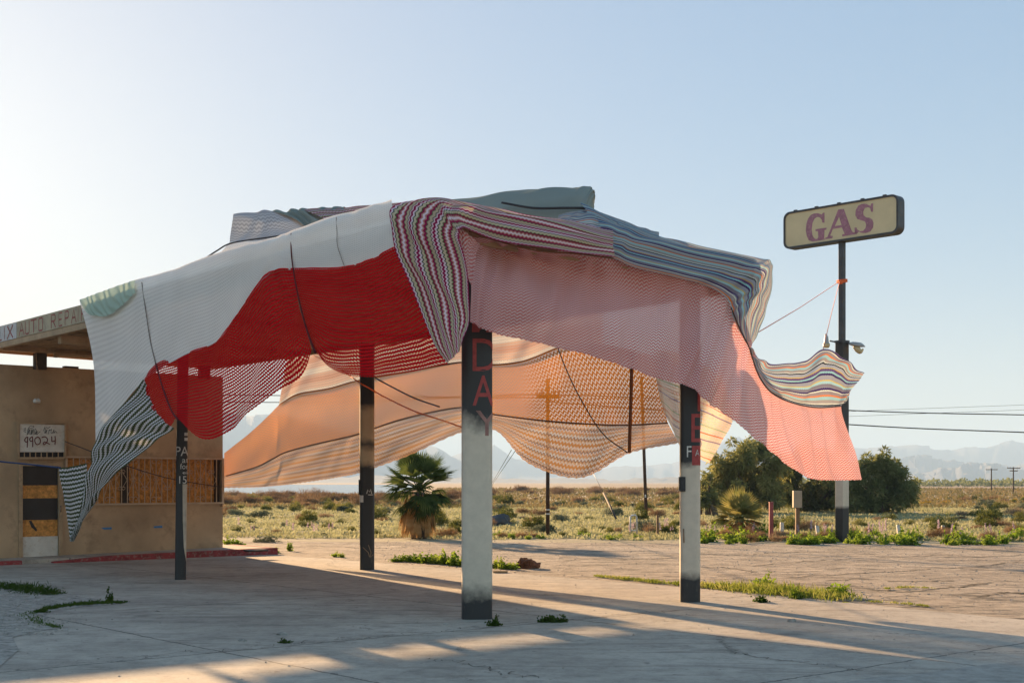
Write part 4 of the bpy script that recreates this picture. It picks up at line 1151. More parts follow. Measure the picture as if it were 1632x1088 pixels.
cloth('chevron_strip', [[(480, 335, .9), (560, 331, .9), (620, 326, .9), (700, 318, .9)], [(484, 335, -.03), (545, 331, -.03), (600, 328, -.03), (680, 320, -.03)], [(520, 350, -.6), (565, 346, -.6), (610, 340, -.6), (680, 330, -.5)], [(545, 366, -.9), (580, 360, -.9), (620, 350, -.9), (680, 340, -.8)]],
      ridge, K['chevron'], roofc, 60, 24, [(3, 1, .01)], label='burgundy chevron strip')
cloth('tarp_panel', [[(650, 326, 1.8), (735, 317, 1.8), (830, 304, 1.6), (910, 300, 1.6), (938, 300, 1.5), (946, 307, 1.2), (947, 316, .9), (947, 330, .6)],
      [(660, 324), (738, 316), (832, 304), (905, 299.5), (938, 298.5), (945, 303, -.0), (947, 312), (947.5, 330, .3)],
      [(680, 332, -.45), (742, 324, -.5), (834, 315, -.5), (905, 310, -.5), (934, 308, -.5), (942, 312, -.45), (945, 320, -.3), (946.5, 334, 0)],
      [(720, 340, -.7), (770, 334, -.8), (838, 330, -.75), (905, 325, -.7), (932, 323, -.7), (940, 325, -.6), (944, 330, -.45), (948, 338, -.0)],
      [(740, 352, -.9), (790, 352, -.9), (842, 352, -.9), (905, 350, -.9), (930, 347, -.9), (938, 348, -.8), (946, 350, -.6), (955, 352, -.2)]],
      ridge, K['tarp'], roofc, 90, 44, [(6, 1.5, .012), (13, 2, .004)], label='grey green stretched cloth over the roof box')
tube('tie_rope', [wp(p, ridge) for p in [(800, 323, -.85), (850, 331.5, -.9), (900, 331.5, -.88), (935, 332, -.85), (947, 336, -.3)]], .018, M['black_rope'], roofc, n=40)
bm = bmesh.new()
a_, b_ = P(720, 330, ridge(720) + .5), P(915, 312, ridge(915) + .5)
d_ = (b_ - a_).normalized()
prism(bm, [a_ + Vector((0, 0, -1.05)), b_ + Vector((0, 0, -1.05)), b_ + Vector((.2, 1.0, -1.05)), a_ + Vector((.2, 1.0, -1.05))], [a_ + Vector((0, 0, -.12)), b_ + Vector((0, 0, -.06)), b_ + Vector((.2, 1.0, -.12)), a_ + Vector((.2, 1.0, -.15))])
bm_obj('inner_box', bm, M['trim'], roofc)

# ------------------------------------------------------------------ ropes
def rope(pts, rad, mat, label, cat='rope', name='rope', n=40):
    o = tube(name, pts, rad, mat, None, 6, n)
    return tag(o, label, cat)
rope([P(308, 425, 21.2), P(345, 400, 21.1), P(371, 387, 21.0), P(430, 378, 20.6), P(492, 369, 20.2)], .012, M['black_rope'], 'dark rope tying down the grey roof cloth at the far left of the roof')
rope([P(500, 566, 28.5), P(540, 587, 28), P(572, 609, 25.05), P(586, 617, 25.0), P(612, 632, 25.2), P(660, 655, 25), P(700, 668, 24.2), P(740, 682, 22.5)], .013, M['orange_rope'], 'orange rope sagging from the canopy past the dark back column')
rope([P(889, 554, DR(889) - .15), P(903, 590, DR(903) - .2), P(925, 635, DR(925) - .2), P(960, 690, DR(960) - .15), P(1000, 721, DR(1000) - .15)], .009, M['black_rope'], 'black rope hanging in a curve in front of the orange curtain')
rope([P(-60, 727, 23.0), P(0, 735, 23.2), P(50, 740, 23.3), P(97, 745, 23.4)], .016, M['blue_rope'], 'blue rope pulling the green striped corner to the left')
rope([W(104, 703, .09), W(108, 705, .3), P(140, 717, 26), P(190, 738, 25.6), P(270, 762, 29.4), W(353, 776, .06)], .009, M['black_rope'], 'dark rope from the white number board across the barred window')
GD = 37.4
rope([P(1209, 529, DF(1209) + .35), P(1275, 490, 27), P(1337, 449, GD - .2)], .008, M['pink_rope'], 'thin pink rope from the canopy corner up to the gas sign pole', n=3)
rope([P(1312, 556, DF(1312) + .2), P(1325, 500, 27), P(1338, 449, GD - .2)], .007, M['pink_rope'], 'thin pale rope from the peak of the flying striped cloth to the sign pole', n=3)
for x0, x1, lab in ((815, 785, 'left'), (822, 787, 'right')):
    rope([P(x0, 717, DR(815)), P(x1, 768, 50), P(x1 - 12, 792, 62)], .006, M['wire'], 'one of two thin guy wires running from the back curtain to the scrub', 'wire', 'guy_wire', 3)['group'] = 'thin guy wires'
# ------------------------------------------------------------------ GAS sign on its pole
GX, GY = (1342 - CX) / FPX * GD, GD
gas = empty('gas_sign', (GX, GY, 0), 'tall roadside sign with yellow face and faded plum GAS lettering on a dark pole', 'sign')
sd = Vector((-0.698, 0.716, 0)).normalized()
sn = Vector((-0.716, -0.698, 0)).normalized()
sc0 = Vector((GX, GY, 8.885))
HL, HH, TH = 1.83, 0.53, 0.17
def rrect(hl, hh, rad, k=6):
    pts = []
    for cx, cz, a0 in ((hl - rad, hh - rad, 0), (-hl + rad, hh - rad, 90), (-hl + rad, -hh + rad, 180), (hl - rad, -hh + rad, 270)):
        for i in range(k + 1):
            an = R(a0 + 90 * i / k)
            pts.append((cx + rad * math.cos(an), cz + rad * math.sin(an)))
    return pts
def sp3(x, z, out): return sc0 - sd * x + Vector((0, 0, z)) + sn * out
outer = rrect(HL, HH, .20); inner = rrect(HL - .055, HH - .055, .155)
V, F = [], []
n_ = len(outer)
for prof, o_ in ((outer, -TH), (outer, TH), (inner, TH), (inner, TH - .03)):
    V += [sp3(x, z, o_) for x, z in prof]
for k in range(3):
    for i in range(n_):
        j = (i + 1) % n_
        F.append((k * n_ + i, k * n_ + j, (k + 1) * n_ + j, (k + 1) * n_ + i))
F.append(tuple(range(n_ - 1, -1, -1)))
cab = mesh_obj('sign_cabinet', V, F, M['steel'], gas)
face = mesh_obj('sign_face', [sp3(x, z, TH - .025) for x, z in inner], [tuple(range(n_))], M['sign_face'], cab)
for x in (-1.45, -.75, -.02, .72, 1.4):
    bm = bmesh.new()
    obox(bm, sp3(x, HH + .018, TH - .05), sd * .05, sn * .03, (0, 0, .016))
    bm_obj('clip', bm, M['steel'], cab)
def on_sign(px, py, out):
    dr = Vector(((px - CX) / FPX, 1.0, (HY - py) / FPX))
    o_ = Vector((0, 0, CAMZ)); q_ = sc0 + sn * out
    return o_ + dr * ((q_ - o_).dot(sn) / dr.dot(sn))
GL = {'G': [[(550, 310), (550, 437), (522, 437), (515, 400), (490, 370), (455, 365), (420, 390), (398, 440), (388, 520), (395, 590), (415, 630), (440, 645), (460, 640), (468, 620), (468, 550), (435, 545), (435, 520), (575, 500), (575, 525), (550, 530), (546, 630), (555, 652), (480, 665), (400, 677), (350, 660), (325, 610), (312, 540), (320, 450), (340, 385), (375, 340), (420, 320), (470, 318), (515, 335), (530, 312)]],
      'A': [[(725, 270), (795, 262), (890, 530), (910, 560), (958, 553), (960, 582), (775, 612), (775, 585), (805, 580), (770, 498), (655, 518), (622, 600), (655, 605), (650, 635), (558, 648), (562, 625), (585, 620), (700, 330), (715, 290)], [(735, 365), (680, 480), (765, 468)]],
      'S': [[(1168, 190), (1165, 300), (1140, 300), (1130, 255), (1100, 240), (1060, 255), (1040, 300), (1045, 340), (1075, 370), (1120, 375), (1155, 395), (1172, 440), (1165, 500), (1130, 550), (1070, 570), (1010, 565), (985, 550), (963, 575), (935, 580), (930, 500), (955, 497), (965, 525), (1000, 545), (1040, 540), (1070, 505), (1078, 460), (1060, 420), (1010, 405), (965, 390), (940, 345), (945, 280), (975, 225), (1020, 200), (1070, 195), (1110, 215), (1135, 225), (1140, 195)]]}
bm = bmesh.new()
for loops in GL.values():
    es = []
    for lp in loops:
        vs = [bm.verts.new(on_sign(1245 + x / 7.96, 300 + y / 7.96, TH - .021)) for x, y in lp]
        es += [bm.edges.new((vs[i], vs[(i + 1) % len(vs)])) for i in range(len(vs))]
    bmesh.ops.triangle_fill(bm, use_beauty=True, edges=es)
bm_obj('lettering', bm, M['plum'], face)
bm = bmesh.new()
hw, hu = .155, .10
pax, pay = Vector((.80, .60, 0)), Vector((-.60, .80, 0))
zj = 1.65 + (768 - 546) / FPX * GD
obox(bm, (GX, GY, zj / 2 - .05), pax * hw * .86, pay * hw * .86, (0, 0, zj / 2 + .05))
lowp = bm_obj('pole', bm, zone_paint('sign_pole_black_grey_foot_paint', [(0, 'k'), (.95, 'g'), (2.45, 'k')], .05, wob=.05), gas, bevel=.008)
bm = bmesh.new()
obox(bm, (GX, GY, zj + .03), pax * (hw * .95), pay * (hw * .95), (0, 0, .03))
bm_obj('pole_cap', bm, M['steel'], gas)
bm = bmesh.new()
z1 = 8.885 - HH - .001
obox(bm, (GX, GY, (zj + .061 + z1) / 2), pax * hu * .72, pay * hu * .72, (0, 0, (z1 - zj - .061) / 2))
bm_obj('pole', bm, M['steel'], gas, bevel=.008)
# two floodlights on a cross arm
def gp_(px, py, o_=0.0): return P(px, py, GD - .1 + o_)
tube('lamp_arm', [gp_(1322, 543), gp_(1338, 546)], .022, M['steel'], gas)
tube('lamp_arm', [gp_(1350, 546), gp_(1356, 548)], .022, M['steel'], gas)
l1 = tube('floodlight', [gp_(1316.5, 532), gp_(1316.7, 535), gp_(1317, 536), gp_(1317, 541), gp_(1317, 546), gp_(1317, 548)], [.035, .035, .05, .06, .07, .10], M['lamp_grey'], gas, 12, label='small upright floodlight')
tube('lamp_glass', [gp_(1317, 547.5), gp_(1317, 551), gp_(1317, 554)], [.098, .10, .07], M['lamp_glass'], l1, 12)
V, F = [], []
prof = [(1352, 548.5, .02), (1354, 548.5, .05), (1359, 549.5, .09), (1366, 551, .105), (1372, 551.5, .10), (1376, 552, .06), (1379, 552.5, .012)]
for px, py, rr in prof:
    c_ = gp_(px, py)
    for j in range(12):
        an = 2 * math.pi * j / 12
        V.append(c_ + Vector((0, math.cos(an) * rr * 1.1, max(-.2, math.sin(an)) * rr)))
for i in range(len(prof) - 1):
    for j in range(12):
        k = (j + 1) % 12
        F.append((i * 12 + j, i * 12 + k, (i + 1) * 12 + k, (i + 1) * 12 + j))
F.append(tuple(range(11, -1, -1)))
l2 = mesh_obj('floodlight', V, F, M['lamp_grey'], gas, smooth=True, label='large cobra head lamp')
gb = [gp_(1360, 552), gp_(1366, 556), gp_(1371, 560), gp_(1376, 556)]
tube('lamp_glass', gb, [.03, .09, .07, .02], M['lamp_glass'], l2, 12, 12)
v_, f_ = [], []
knot = []
for k in range(3):
    z = 1.65 + (768 - 448) / FPX * GD + (k - 1) * .03
    ring = [(GX + pax.x * a_ * .095 + pay.x * b_ * .095, GY + pax.y * a_ * .095 + pay.y * b_ * .095, z + .015 * a_) for a_, b_ in ((-1, -1), (1, -1), (1, 1), (-1, 1), (-1, -1))]
    knot.append(tube_data(ring, .022, 6))
knot.append(tube_data([gp_(1337, 446), gp_(1338, 449, -.05), gp_(1341, 450, -.05), gp_(1344, 447)], [.02, .05, .05, .02], 8, 10))
v_, f_ = join_data(knot)
tag(mesh_obj('rope_knot', v_, f_, M['orange_rope'], smooth=True), 'bright orange rope knotted round the upper sign pole', 'rope')

# ------------------------------------------------------------------ utility poles, cables, posts
def wood_pole(px, py, top, rad, label, lean=0.0, arm=None, group=None, d=None):
    g = G(px, py)
    d = g.y
    e_ = empty('utility_pole', g, label, 'utility pole', group)
    t = P(px + lean, top, d)
    tube('pole', [(g.x, g.y, -.1), tuple((g + t) / 2), tuple(t)], [rad, rad * .93, rad * .85], M['pole_wood'], e_, 10)
    for (ay, aw) in arm or ():
        c_ = P(px + lean * .9, ay, d)
        bm = bmesh.new()
        obox(bm, c_ + Vector((0, -rad - .05, 0)), (aw, aw * .1, 0), (0, .05, 0), (0, 0, .06))
        ar = bm_obj('cross_arm', bm, M['pole_wood'], e_)
        ins = [tube_data([c_ + Vector((aw * s_, -rad - .05, .06)), c_ + Vector((aw * s_, -rad - .05, .2))], .035, 6) for s_ in (-.9, -.5, .5, .9)]
        v_, f_ = join_data(ins)
        mesh_obj('insulator', v_, f_, M['lamp_grey'], ar)
    return e_
p1 = wood_pole(873, 853, 603, .064, 'dark wooden pole behind the sagging curtain with two pale bands near its foot', 0, [(632, .36)])
for y in (812, 818.5):
    c_ = P(873, y, G(873, 853).y)
    tube('pale_band', [c_ + Vector((0, 0, -.02)), c_ + Vector((0, 0, .02))], .067, M['letter_white'], p1, 12)
p2 = wood_pole(1030, 822, 600, .085, 'slanting dark wooden pole right of the sagging curtain', -8)
c_ = P(1028.6, 790, G(1030, 822).y - .09)
bm = bmesh.new(); obox(bm, c_, (.03, 0, 0), (0, .008, 0), (0, 0, .07)); bm_obj('tag_plate', bm, M['letter_white'], p2)
wood_pole(1580, 782.5, 746, .12, 'distant power pole with a wide cross arm, left of a pair on the plain', 0, [(748, 1.1)])
wood_pole(1615, 786, 744, .10, 'distant darker power pole with a cross arm, right of a pair on the plain', 0, [(745.5, 1.0), (750, .6)])
cables = [([P(-300, 628, 70), P(440, 641, 52), P(875, 629, 42.8), P(1350, 653.5, 41), P(1640, 661, 40), P(2100, 668, 39)], .017, 'upper black cable running past the sign pole'),
          ([P(875, 640, 42.8), P(1350, 676, 41), P(1640, 689, 40), P(2100, 705, 39)], .019, 'lower black cable running past the sign pole'),
          ([P(1100, 668, 78), P(1360, 655, 75), P(1640, 644.5, 72), P(2000, 628, 70)], .009, 'thin grey wire rising to the right, upper of two'),
          ([P(1100, 674, 78), P(1360, 663, 75), P(1640, 652.5, 72), P(2000, 637, 70)], .009, 'thin grey wire rising to the right, lower of two'),
          ([P(-300, 622, 70), P(440, 630, 52), P(875, 634, 42.8)], .018, 'thin wire seen through the red cloth on the left')]
for pts, rad, lab in cables:
    rope(pts, rad, M['wire'], lab, 'cable', 'cable', 60)
g0 = P(986, 831, 58); g1 = P(962, 785, 62)
e_ = empty('guy_pole', g0, 'short dark pole leaning left in the scrub with a thin stay wire', 'leaning pole')
tube('rod', [g0 + Vector((0, 0, -.1)), g1], .05, M['dark_wood'], e_, 8)
tube('stay_wire', [g1, P(938, 740, 66)], .010, M['wire'], e_, 4)

def post(name, px, py, top, hwpx, mat, label, cat, group=None, lean=0.0, capm=None):
    g = G(px, py); d = g.y; w = hwpx / FPX * d
    e_ = empty(name, g, label, cat, group)
    bm = bmesh.new()
    h = CAMZ - (top - HY) / FPX * d
    prism(bm, [Vector((g.x + a_ * w, d + b_ * w, -.05)) for a_, b_ in ((-1, -1), (1, -1), (1, 1), (-1, 1))], [Vector((g.x + a_ * w * .95 + lean, d + b_ * w, h)) for a_, b_ in ((-1, -1), (1, -1), (1, 1), (-1, 1))])
    bm_obj('shaft', bm, mat, e_, bevel=min(.02, w * .25))
    return e_, g, h, w
e_, g, h, w = post('bollard_post', 1229, 860, 801, 3.3, M['red_post'], 'slim faded red steel post at the edge of the lot', 'post')
bm = bmesh.new(); obox(bm, (g.x, g.y, h + .015), (w * 1.05, 0, 0), (0, w * 1.05, 0), (0, 0, .015)); bm_obj('cap', bm, M['red_post'], e_, bevel=.006)
e_, g, h, w = post('meter_post', 1271, 852, 808, 3.2, M['rust_post'], 'tan metal box on a rusty post in front of the trees', 'utility box')
bm = bmesh.new(); d = g.y
obox(bm, P(1270.5, 795, d) , (6.8 / FPX * d, 0, 0), (0, .10, 0), (0, 0, 13.5 / FPX * d))
bm_obj('box', bm, M['tan_box'], e_, bevel=.012)
bm = bmesh.new(); obox(bm, P(1272.5, 851, d), (5 / FPX * d, 0, 0), (0, .10, 0), (0, 0, .05)); bm_obj('foot_bracket', bm, M['rust_post'], e_, bevel=.01)
for px, py, top, lean, lab in ((1246, 850, 833, 0, 'short white post beside the slim red post'), (1305, 853, 838, -.06, 'short leaning white post left of the sign pole'),
                               (1434, 855, 837, -.05, 'chipped white post at the lot edge between pole and right side'), (1503, 851, 838, 0, 'grey weathered stub post far right among flowers')):
    e_, g, h, w = post('marker_post', px, py, top, 2.9, M['white_post'] if px != 1503 else M['trim'], lab, 'post', 'short posts along the lot edge', lean)
    bm = bmesh.new(); obox(bm, (g.x + lean, g.y, h), (w * .8, 0, 0), (0, w * .8, 0), (0, 0, .02)); bm_obj('top', bm, M['lamp_grey'], e_, bevel=.006)
post('stake', 1048, 852, 821, 1.9, M['rust_post'], 'dark brown stake standing in the scrub beside a green bush', 'post')
g = G(1009, 851); d = g.y
e_ = empty('pipe_frame', g, 'small white pipe frame standing among the weeds', 'pipe frame')
tube('pipe', [P(1004.5, 851, d), P(1004.5, 823, d), P(1005.5, 821, d), P(1013, 820.5, d), P(1014.5, 823, d), P(1015, 852, d)], .03, M['white_post'], e_, 8)
tube('cross_pipe', [P(1004.5, 845, d), P(1015, 845, d)], .025, M['white_post'], e_, 8)

# clod of red earth and small litter on the lot
def lump(name, c, rx, ry, rz, mat, seed, sub=4):
    bm = bmesh.new()
    bmesh.ops.create_icosphere(bm, subdivisions=sub, radius=1)
    r = np.random.default_rng(seed)
    ks = r.normal(size=(10, 3)) * np.array([3.5]); ph = r.uniform(0, 6, 10)
    for v in bm.verts:
        n = sum(math.sin(k[0] * v.co.x + k[1] * v.co.y + k[2] * v.co.z + p) for k, p in zip(ks, ph)) * .055
        n += r.normal() * .05
        v.co = Vector((c[0] + v.co.x * rx * (1 + n), c[1] + v.co.y * ry * (1 + n), c[2] + max(-.05, v.co.z * (1 + n * 1.6)) * rz))
    return bm_obj(name, bm, mat)
tag(lump('dirt_clod', G(838, 904), .22, .20, .14, M['clod'], 4), 'heap of red brown earth at the edge of the concrete', 'dirt clod')
tag(lump('rubble_heap', G(790, 836), .65, .4, .36, M['steel'], 9, 3), 'dark heap of earth in the scrub behind the front column', 'dirt heap')
bm = bmesh.new()
obox(bm, W(405, 877) + Vector((0, -.5, .0)), (.2, .12, 0), (-.07, .1, 0), (0, 0, .02))
o = bm_obj('black_rag', bm, M['black'], bevel=.015)
o.location = G(405, 879, .155) + Vector((0, .2, .17)) - W(405, 877) + Vector((0, .5, -.15)); tag(o, 'flat black scrap lying on the end of the red kerb', 'scrap')
bm = bmesh.new(); a_ = G(786, 912.5); b_ = G(809, 912.5)
obox(bm, (a_ + b_) / 2 + Vector((0, 0, .02)), (b_ - a_) / 2, (0, .03, 0), (0, 0, .018)); tag(bm_obj('board_scrap', bm, M['wood']), 'thin strip of wood lying on the concrete right of the front column', 'wood strip')
for px, py, s in ((250, 974, .03), (387, 1021, .04), (450, 1011, .05), (362, 941, .02), (710, 995, .03), (1262, 990, .05), (565, 928, .03)):
    tag(lump('stone', G(px, py), s * 1.3, s, s * .6, M['gravel'], px, 2), 'small stone lying on the open concrete', 'stone', 'stones on the concrete')

# ------------------------------------------------------------------ plants
LM = {}
LM['creosote'] = leafmat('olive_shrub_leaves', [(0.06, 0.075, 0.02), (0.13, 0.14, 0.035), (0.22, 0.21, 0.06)], .4, 2)
LM['salt'] = leafmat('grey_green_leaves', [(0.08, 0.10, 0.065), (0.16, 0.18, 0.115), (0.26, 0.27, 0.18)], .35, 2)
LM['dry'] = leafmat('dry_twigs', [(0.14, 0.085, 0.05), (0.25, 0.16, 0.09), (0.33, 0.24, 0.15)], .35, 2)
LM['thicket'] = leafmat('dry_thicket_twigs', [(0.12, 0.075, 0.045), (0.21, 0.135, 0.08), (0.30, 0.20, 0.11)], .3, .8)
LM['yellow'] = leafmat('yellow_flowers', [(0.16, 0.14, 0.03), (0.42, 0.27, 0.02), (0.55, 0.36, 0.03)], .4, 2)
LM['weed'] = leafmat('bright_weed_leaves', [(0.08, 0.14, 0.014), (0.18, 0.27, 0.03), (0.32, 0.38, 0.06)], .5, 5)
LM['darkweed'] = leafmat('painted_shade_weed_leaves', [(0.03, 0.06, 0.01), (0.06, 0.10, 0.018), (0.09, 0.14, 0.03)], .45, 5)  # darker copy of the weed greens, with shade put into the leaf colour
LM['grass'] = leafmat('grass_blades', [(0.09, 0.12, 0.018), (0.20, 0.24, 0.04), (0.42, 0.38, 0.14)], .5, 2.2)
LM['cover'] = leafmat('pale_ground_cover', [(0.20, 0.19, 0.09), (0.36, 0.36, 0.20), (0.50, 0.47, 0.29)], .4, .35)
LM['scrub'] = leafmat('far_scrub_leaves', [(0.09, 0.085, 0.03), (0.19, 0.165, 0.07), (0.30, 0.22, 0.11)], .3, .10)
LM['lupine'] = leafmat('lilac_flowers', [(0.40, 0.28, 0.38), (0.50, 0.38, 0.46), (0.60, 0.50, 0.54)], .4, 9)
LM['tree'] = leafmat('tamarisk_foliage', [(0.08, 0.10, 0.04), (0.19, 0.21, 0.08), (0.36, 0.36, 0.15)], .5, 1.1)
LM['olive_tree'] = leafmat('olive_foliage', [(0.09, 0.11, 0.045), (0.21, 0.22, 0.08), (0.40, 0.37, 0.14)], .5, 1.1)
LM['palm'] = leafmat('palm_fronds', [(0.045, 0.075, 0.022), (0.10, 0.14, 0.04), (0.18, 0.21, 0.07)], .4, 2.5)
LM['palm_light'] = leafmat('sun_tinted_young_palm_fronds', [(0.08, 0.10, 0.03), (0.18, 0.19, 0.055), (0.32, 0.28, 0.10)], .5, 2.5)  # lighter copy of the palm greens, with sunlight mixed into the colour
LM['palm_dry'] = leafmat('dead_palm_fronds', [(0.26, 0.13, 0.045), (0.46, 0.25, 0.09), (0.58, 0.38, 0.18)], .4, 4)
M['bark'] = paint('grey_brown_bark', (0.09, 0.065, 0.045), 0.95, 0.4, 8, bmp=0.6)

def shrub_mesh(name, mat, rad, h, n, ln, wd, seed, up=0.6, clumps=9):
    r = np.random.default_rng(seed)
    cc = unit(clumps, r, 0.0) * np.array([rad * .62, rad * .62, h * .55]) * r.uniform(.4, 1, (clumps, 1))
    cc[:, 2] = np.abs(cc[:, 2]) + h * .12
    k = r.integers(0, clumps, n)
    d = unit(n, r, -.5)
    cr = r.uniform(.25, .55, clumps)[k][:, None]
    p = cc[k] + d * cr * np.array([rad, rad, h * .8]) * r.uniform(.35, 1, (n, 1)) ** .5
    p[:, 2] = np.maximum(p[:, 2], 0.0)
    dr = d + np.array([0, 0, up]) + p * 0.4
    V, F = cards(p, dr, r.uniform(.6, 1.3, n) * ln, r.uniform(.7, 1.2, n) * wd, r)
    stems = [tube_data([(0, 0, -.05), tuple(cc[i] * .6 + r.normal(size=3) * .03), tuple(cc[i] * 1.05)], [.018 * rad + .004, .010, .004], 4, 5) for i in range(clumps)]
    sv, sf = join_data(stems)
    sf = [f for f in sf if len(f) == 4]
    q = np.array(sf) + len(V)
    me = fast_mesh(name, np.vstack([V, np.array([tuple(x) for x in sv])]), np.vstack([F, q]), mat)
    me.materials.append(M['bark'])
    mi = np.zeros(len(F) + len(q), dtype=np.int32); mi[len(F):] = 1
    me.polygons.foreach_set('material_index', mi[:len(me.polygons)])
    return me
SH = {}
for kind, args in {'creosote': (.62, .72, 1500, .11, .028), 'salt': (.62, .55, 1500, .08, .035), 'dry': (.6, .5, 1100, .17, .012),
                   'thicket': (1.25, 1.15, 1500, .30, .022), 'yellow': (.6, .4, 900, .07, .05)}.items():
    SH[kind] = [shrub_mesh(kind + '_shrub', LM[kind], *args, seed=10 * k + len(kind), up=.9 if kind in ('creosote', 'dry', 'thicket') else .3) for k in range(3)]
NAMES = {'creosote': ('creosote_bush', 'rounded olive green desert bush standing in the pale scrub', 'bush', 'olive green desert bushes'),
         'salt': ('saltbush', 'low grey green desert bush standing in the pale scrub', 'bush', 'low grey green desert bushes'),
         'dry': ('dry_bush', 'dry tan twiggy bush standing in the pale scrub', 'bush', 'dry tan bushes'),
         'thicket': ('dry_thicket', 'large leafless brown thicket bush far back towards the lake', 'bush', 'brown thicket bushes'),
         'yellow': ('flowering_bush', 'yellow flowering bush on the plain beyond the trees', 'bush', 'yellow flowering bushes')}
def put_shrub(kind, x, y, sx, sz, r, label=None):
    nm, lab, cat, grp = NAMES[kind]
    o = bpy.data.objects.new(nm, SH[kind][int(r.integers(0, 3))])
    o.location = (x, y, -0.03)
    o.rotation_euler = (0, 0, r.uniform(0, 6.28))
    o.scale = (sx, sx * r.uniform(.85, 1.15), sz)
    link(o)
    tag(o, label or lab, cat, grp)
    return o
rs = np.random.default_rng(21)
near = [(427, 863, 52, 15, 'salt'), (378, 847, 25, 15, 'creosote'), (405, 843, 22, 10, 'salt'), (440, 849, 20, 12, 'dry'), (487, 839, 28, 15, 'creosote'), (452, 838, 17, 10, 'salt'),
        (522, 841, 26, 16, 'creosote'), (516, 852, 16, 9, 'salt'), (400, 833, 18, 12, 'creosote'), (560, 846, 22, 13, 'creosote'), (545, 834, 20, 12, 'creosote'), (472, 836, 14, 8, 'dry'), (500, 828, 16, 8, 'salt'),
        (712, 855, 44, 26, 'dry'), (725, 850, 34, 22, 'creosote'), (602, 852, 18, 14, 'creosote'), (745, 836, 20, 14, 'creosote'), (835, 856, 46, 20, 'dry'), (800, 856, 26, 16, 'dry'), (852, 856, 20, 14, 'dry'),
        (897, 855, 26, 17, 'creosote'), (894, 830, 20, 12, 'creosote'), (931, 850, 24, 15, 'creosote'), (939, 828, 22, 12, 'creosote'), (960, 844, 22, 13, 'creosote'), (984, 848, 26, 16, 'dry'), (972, 849, 22, 16, 'creosote'),
        (1064, 849, 46, 30, 'creosote'), (1035, 848, 30, 24, 'dry'), (1078, 838, 28, 20, 'creosote'), (817, 834, 17, 9, 'creosote'), (866, 829, 15, 9, 'creosote'), (853, 823, 13, 7, 'salt'), (917, 827, 18, 9, 'salt'),
        (832, 826, 13, 8, 'dry'), (1000, 838, 18, 12, 'creosote'), (1260, 845, 60, 34, 'creosote'), (1286, 846, 50, 30, 'dry'), (1236, 842, 40, 26, 'creosote'), (1318, 838, 26, 14, 'dry'), (1326, 848, 22, 12, 'creosote'),
        (1417, 828, 28, 16, 'creosote'), (1449, 836, 24, 14, 'creosote'), (1482, 832, 27, 14, 'creosote'), (1550, 823, 28, 14, 'creosote'), (1572, 839, 46, 20, 'creosote'), (1556, 842, 30, 12, 'dry'), (1520, 838, 26, 12, 'creosote'),
        (1590, 829, 22, 12, 'creosote'), (1622, 845, 40, 18, 'creosote'), (1397, 829, 22, 12, 'dry'), (1372, 838, 30, 18, 'creosote'), (1530, 827, 26, 10, 'dry'), (1500, 836, 16, 7, 'salt'), (1424, 818, 20, 8, 'dry'),
        (1468, 799, 9, 4, 'yellow'), (1488, 797, 11, 4, 'yellow'), (1496, 796, 10, 4, 'yellow'), (1511, 796, 9, 4, 'yellow'), (1533, 802, 13, 6, 'yellow'), (1567, 805, 12, 4, 'yellow'), (1478, 799, 9, 4, 'yellow'),
        (1140, 835, 30, 14, 'creosote'), (1120, 838, 22, 16, 'dry'), (1210, 848, 26, 12, 'salt')]
SIZE = {'creosote': (.62, .90), 'salt': (.62, .68), 'dry': (.62, .68), 'thicket': (1.3, 1.5), 'yellow': (.6, .5)}
for px, py, w, h, kind in near:
    g = G(px, py)
    put_shrub(kind, g.x, g.y, w / FPX * g.y / 2 / SIZE[kind][0], h / FPX * g.y / SIZE[kind][1], rs)
def scatter(kind, n, d0, d1, px0, px1, s0, s1, r, avoid=None):
    done = 0
    while done < n:
        y = math.sqrt(r.uniform(d0 * d0, d1 * d1))
        px = r.uniform(px0, px1)
        if avoid and avoid(px, y): continue
        s = r.uniform(s0, s1)
        put_shrub(kind, (px - CX) / FPX * y, y, s, s * r.uniform(.7, 1.1), r)
        done += 1
def blocked(px, y): return (1118 < px < 1475 and y < 84) or y < 43
scatter('creosote', 85, 42, 130, 340, 1660, .6, 1.25, rs, blocked)
scatter('salt', 70, 42, 120, 340, 1660, .5, 1.1, rs, blocked)
scatter('dry', 70, 44, 130, 340, 1660, .5, 1.2, rs, blocked)
scatter('thicket', 62, 92, 150, 335, 760, .7, 1.1, rs)
scatter('thicket', 30, 150, 240, 700, 1110, .8, 1.5, rs)
scatter('yellow', 8, 80, 120, 1460, 1640, .5, .9, rs)

# ground cover: countless low pale plants, and brush farther out
def cover(name, mat, n, d0, d1, px0, px1, ln, wd, per, seed, power=1.0, edge=None, spread=.12, up=.8):
    r = np.random.default_rng(seed)
    y = (r.uniform(0, 1, n) ** power) * (d1 - d0) + d0
    px = r.uniform(px0, px1, n)
    x = (px - CX) / FPX * y
    if edge is not None:
        keep = edge(x, y, px)
        x, y = x[keep], y[keep]
    n = len(x)
    sc_ = r.uniform(.5, 1.4, n) * (1 + .004 * (y - d0))
    base = np.stack([x, y, np.full(n, -.02)], axis=1)
    base = np.repeat(base, per, axis=0); s_ = np.repeat(sc_, per)
    m = len(base)
    base[:, :2] += r.normal(size=(m, 2)) * spread * s_[:, None]
    dr = r.normal(size=(m, 3)) * .6 + np.array([0, 0, up])
    dr[:, 2] = np.abs(dr[:, 2]) + .15
    V, F = cards(base, dr, ln * s_ * r.uniform(.6, 1.3, m), wd * s_, r)
    o = bpy.data.objects.new(name, fast_mesh(name, V, F, mat))
    link(o)
    tag(o, kind='stuff')
    return o
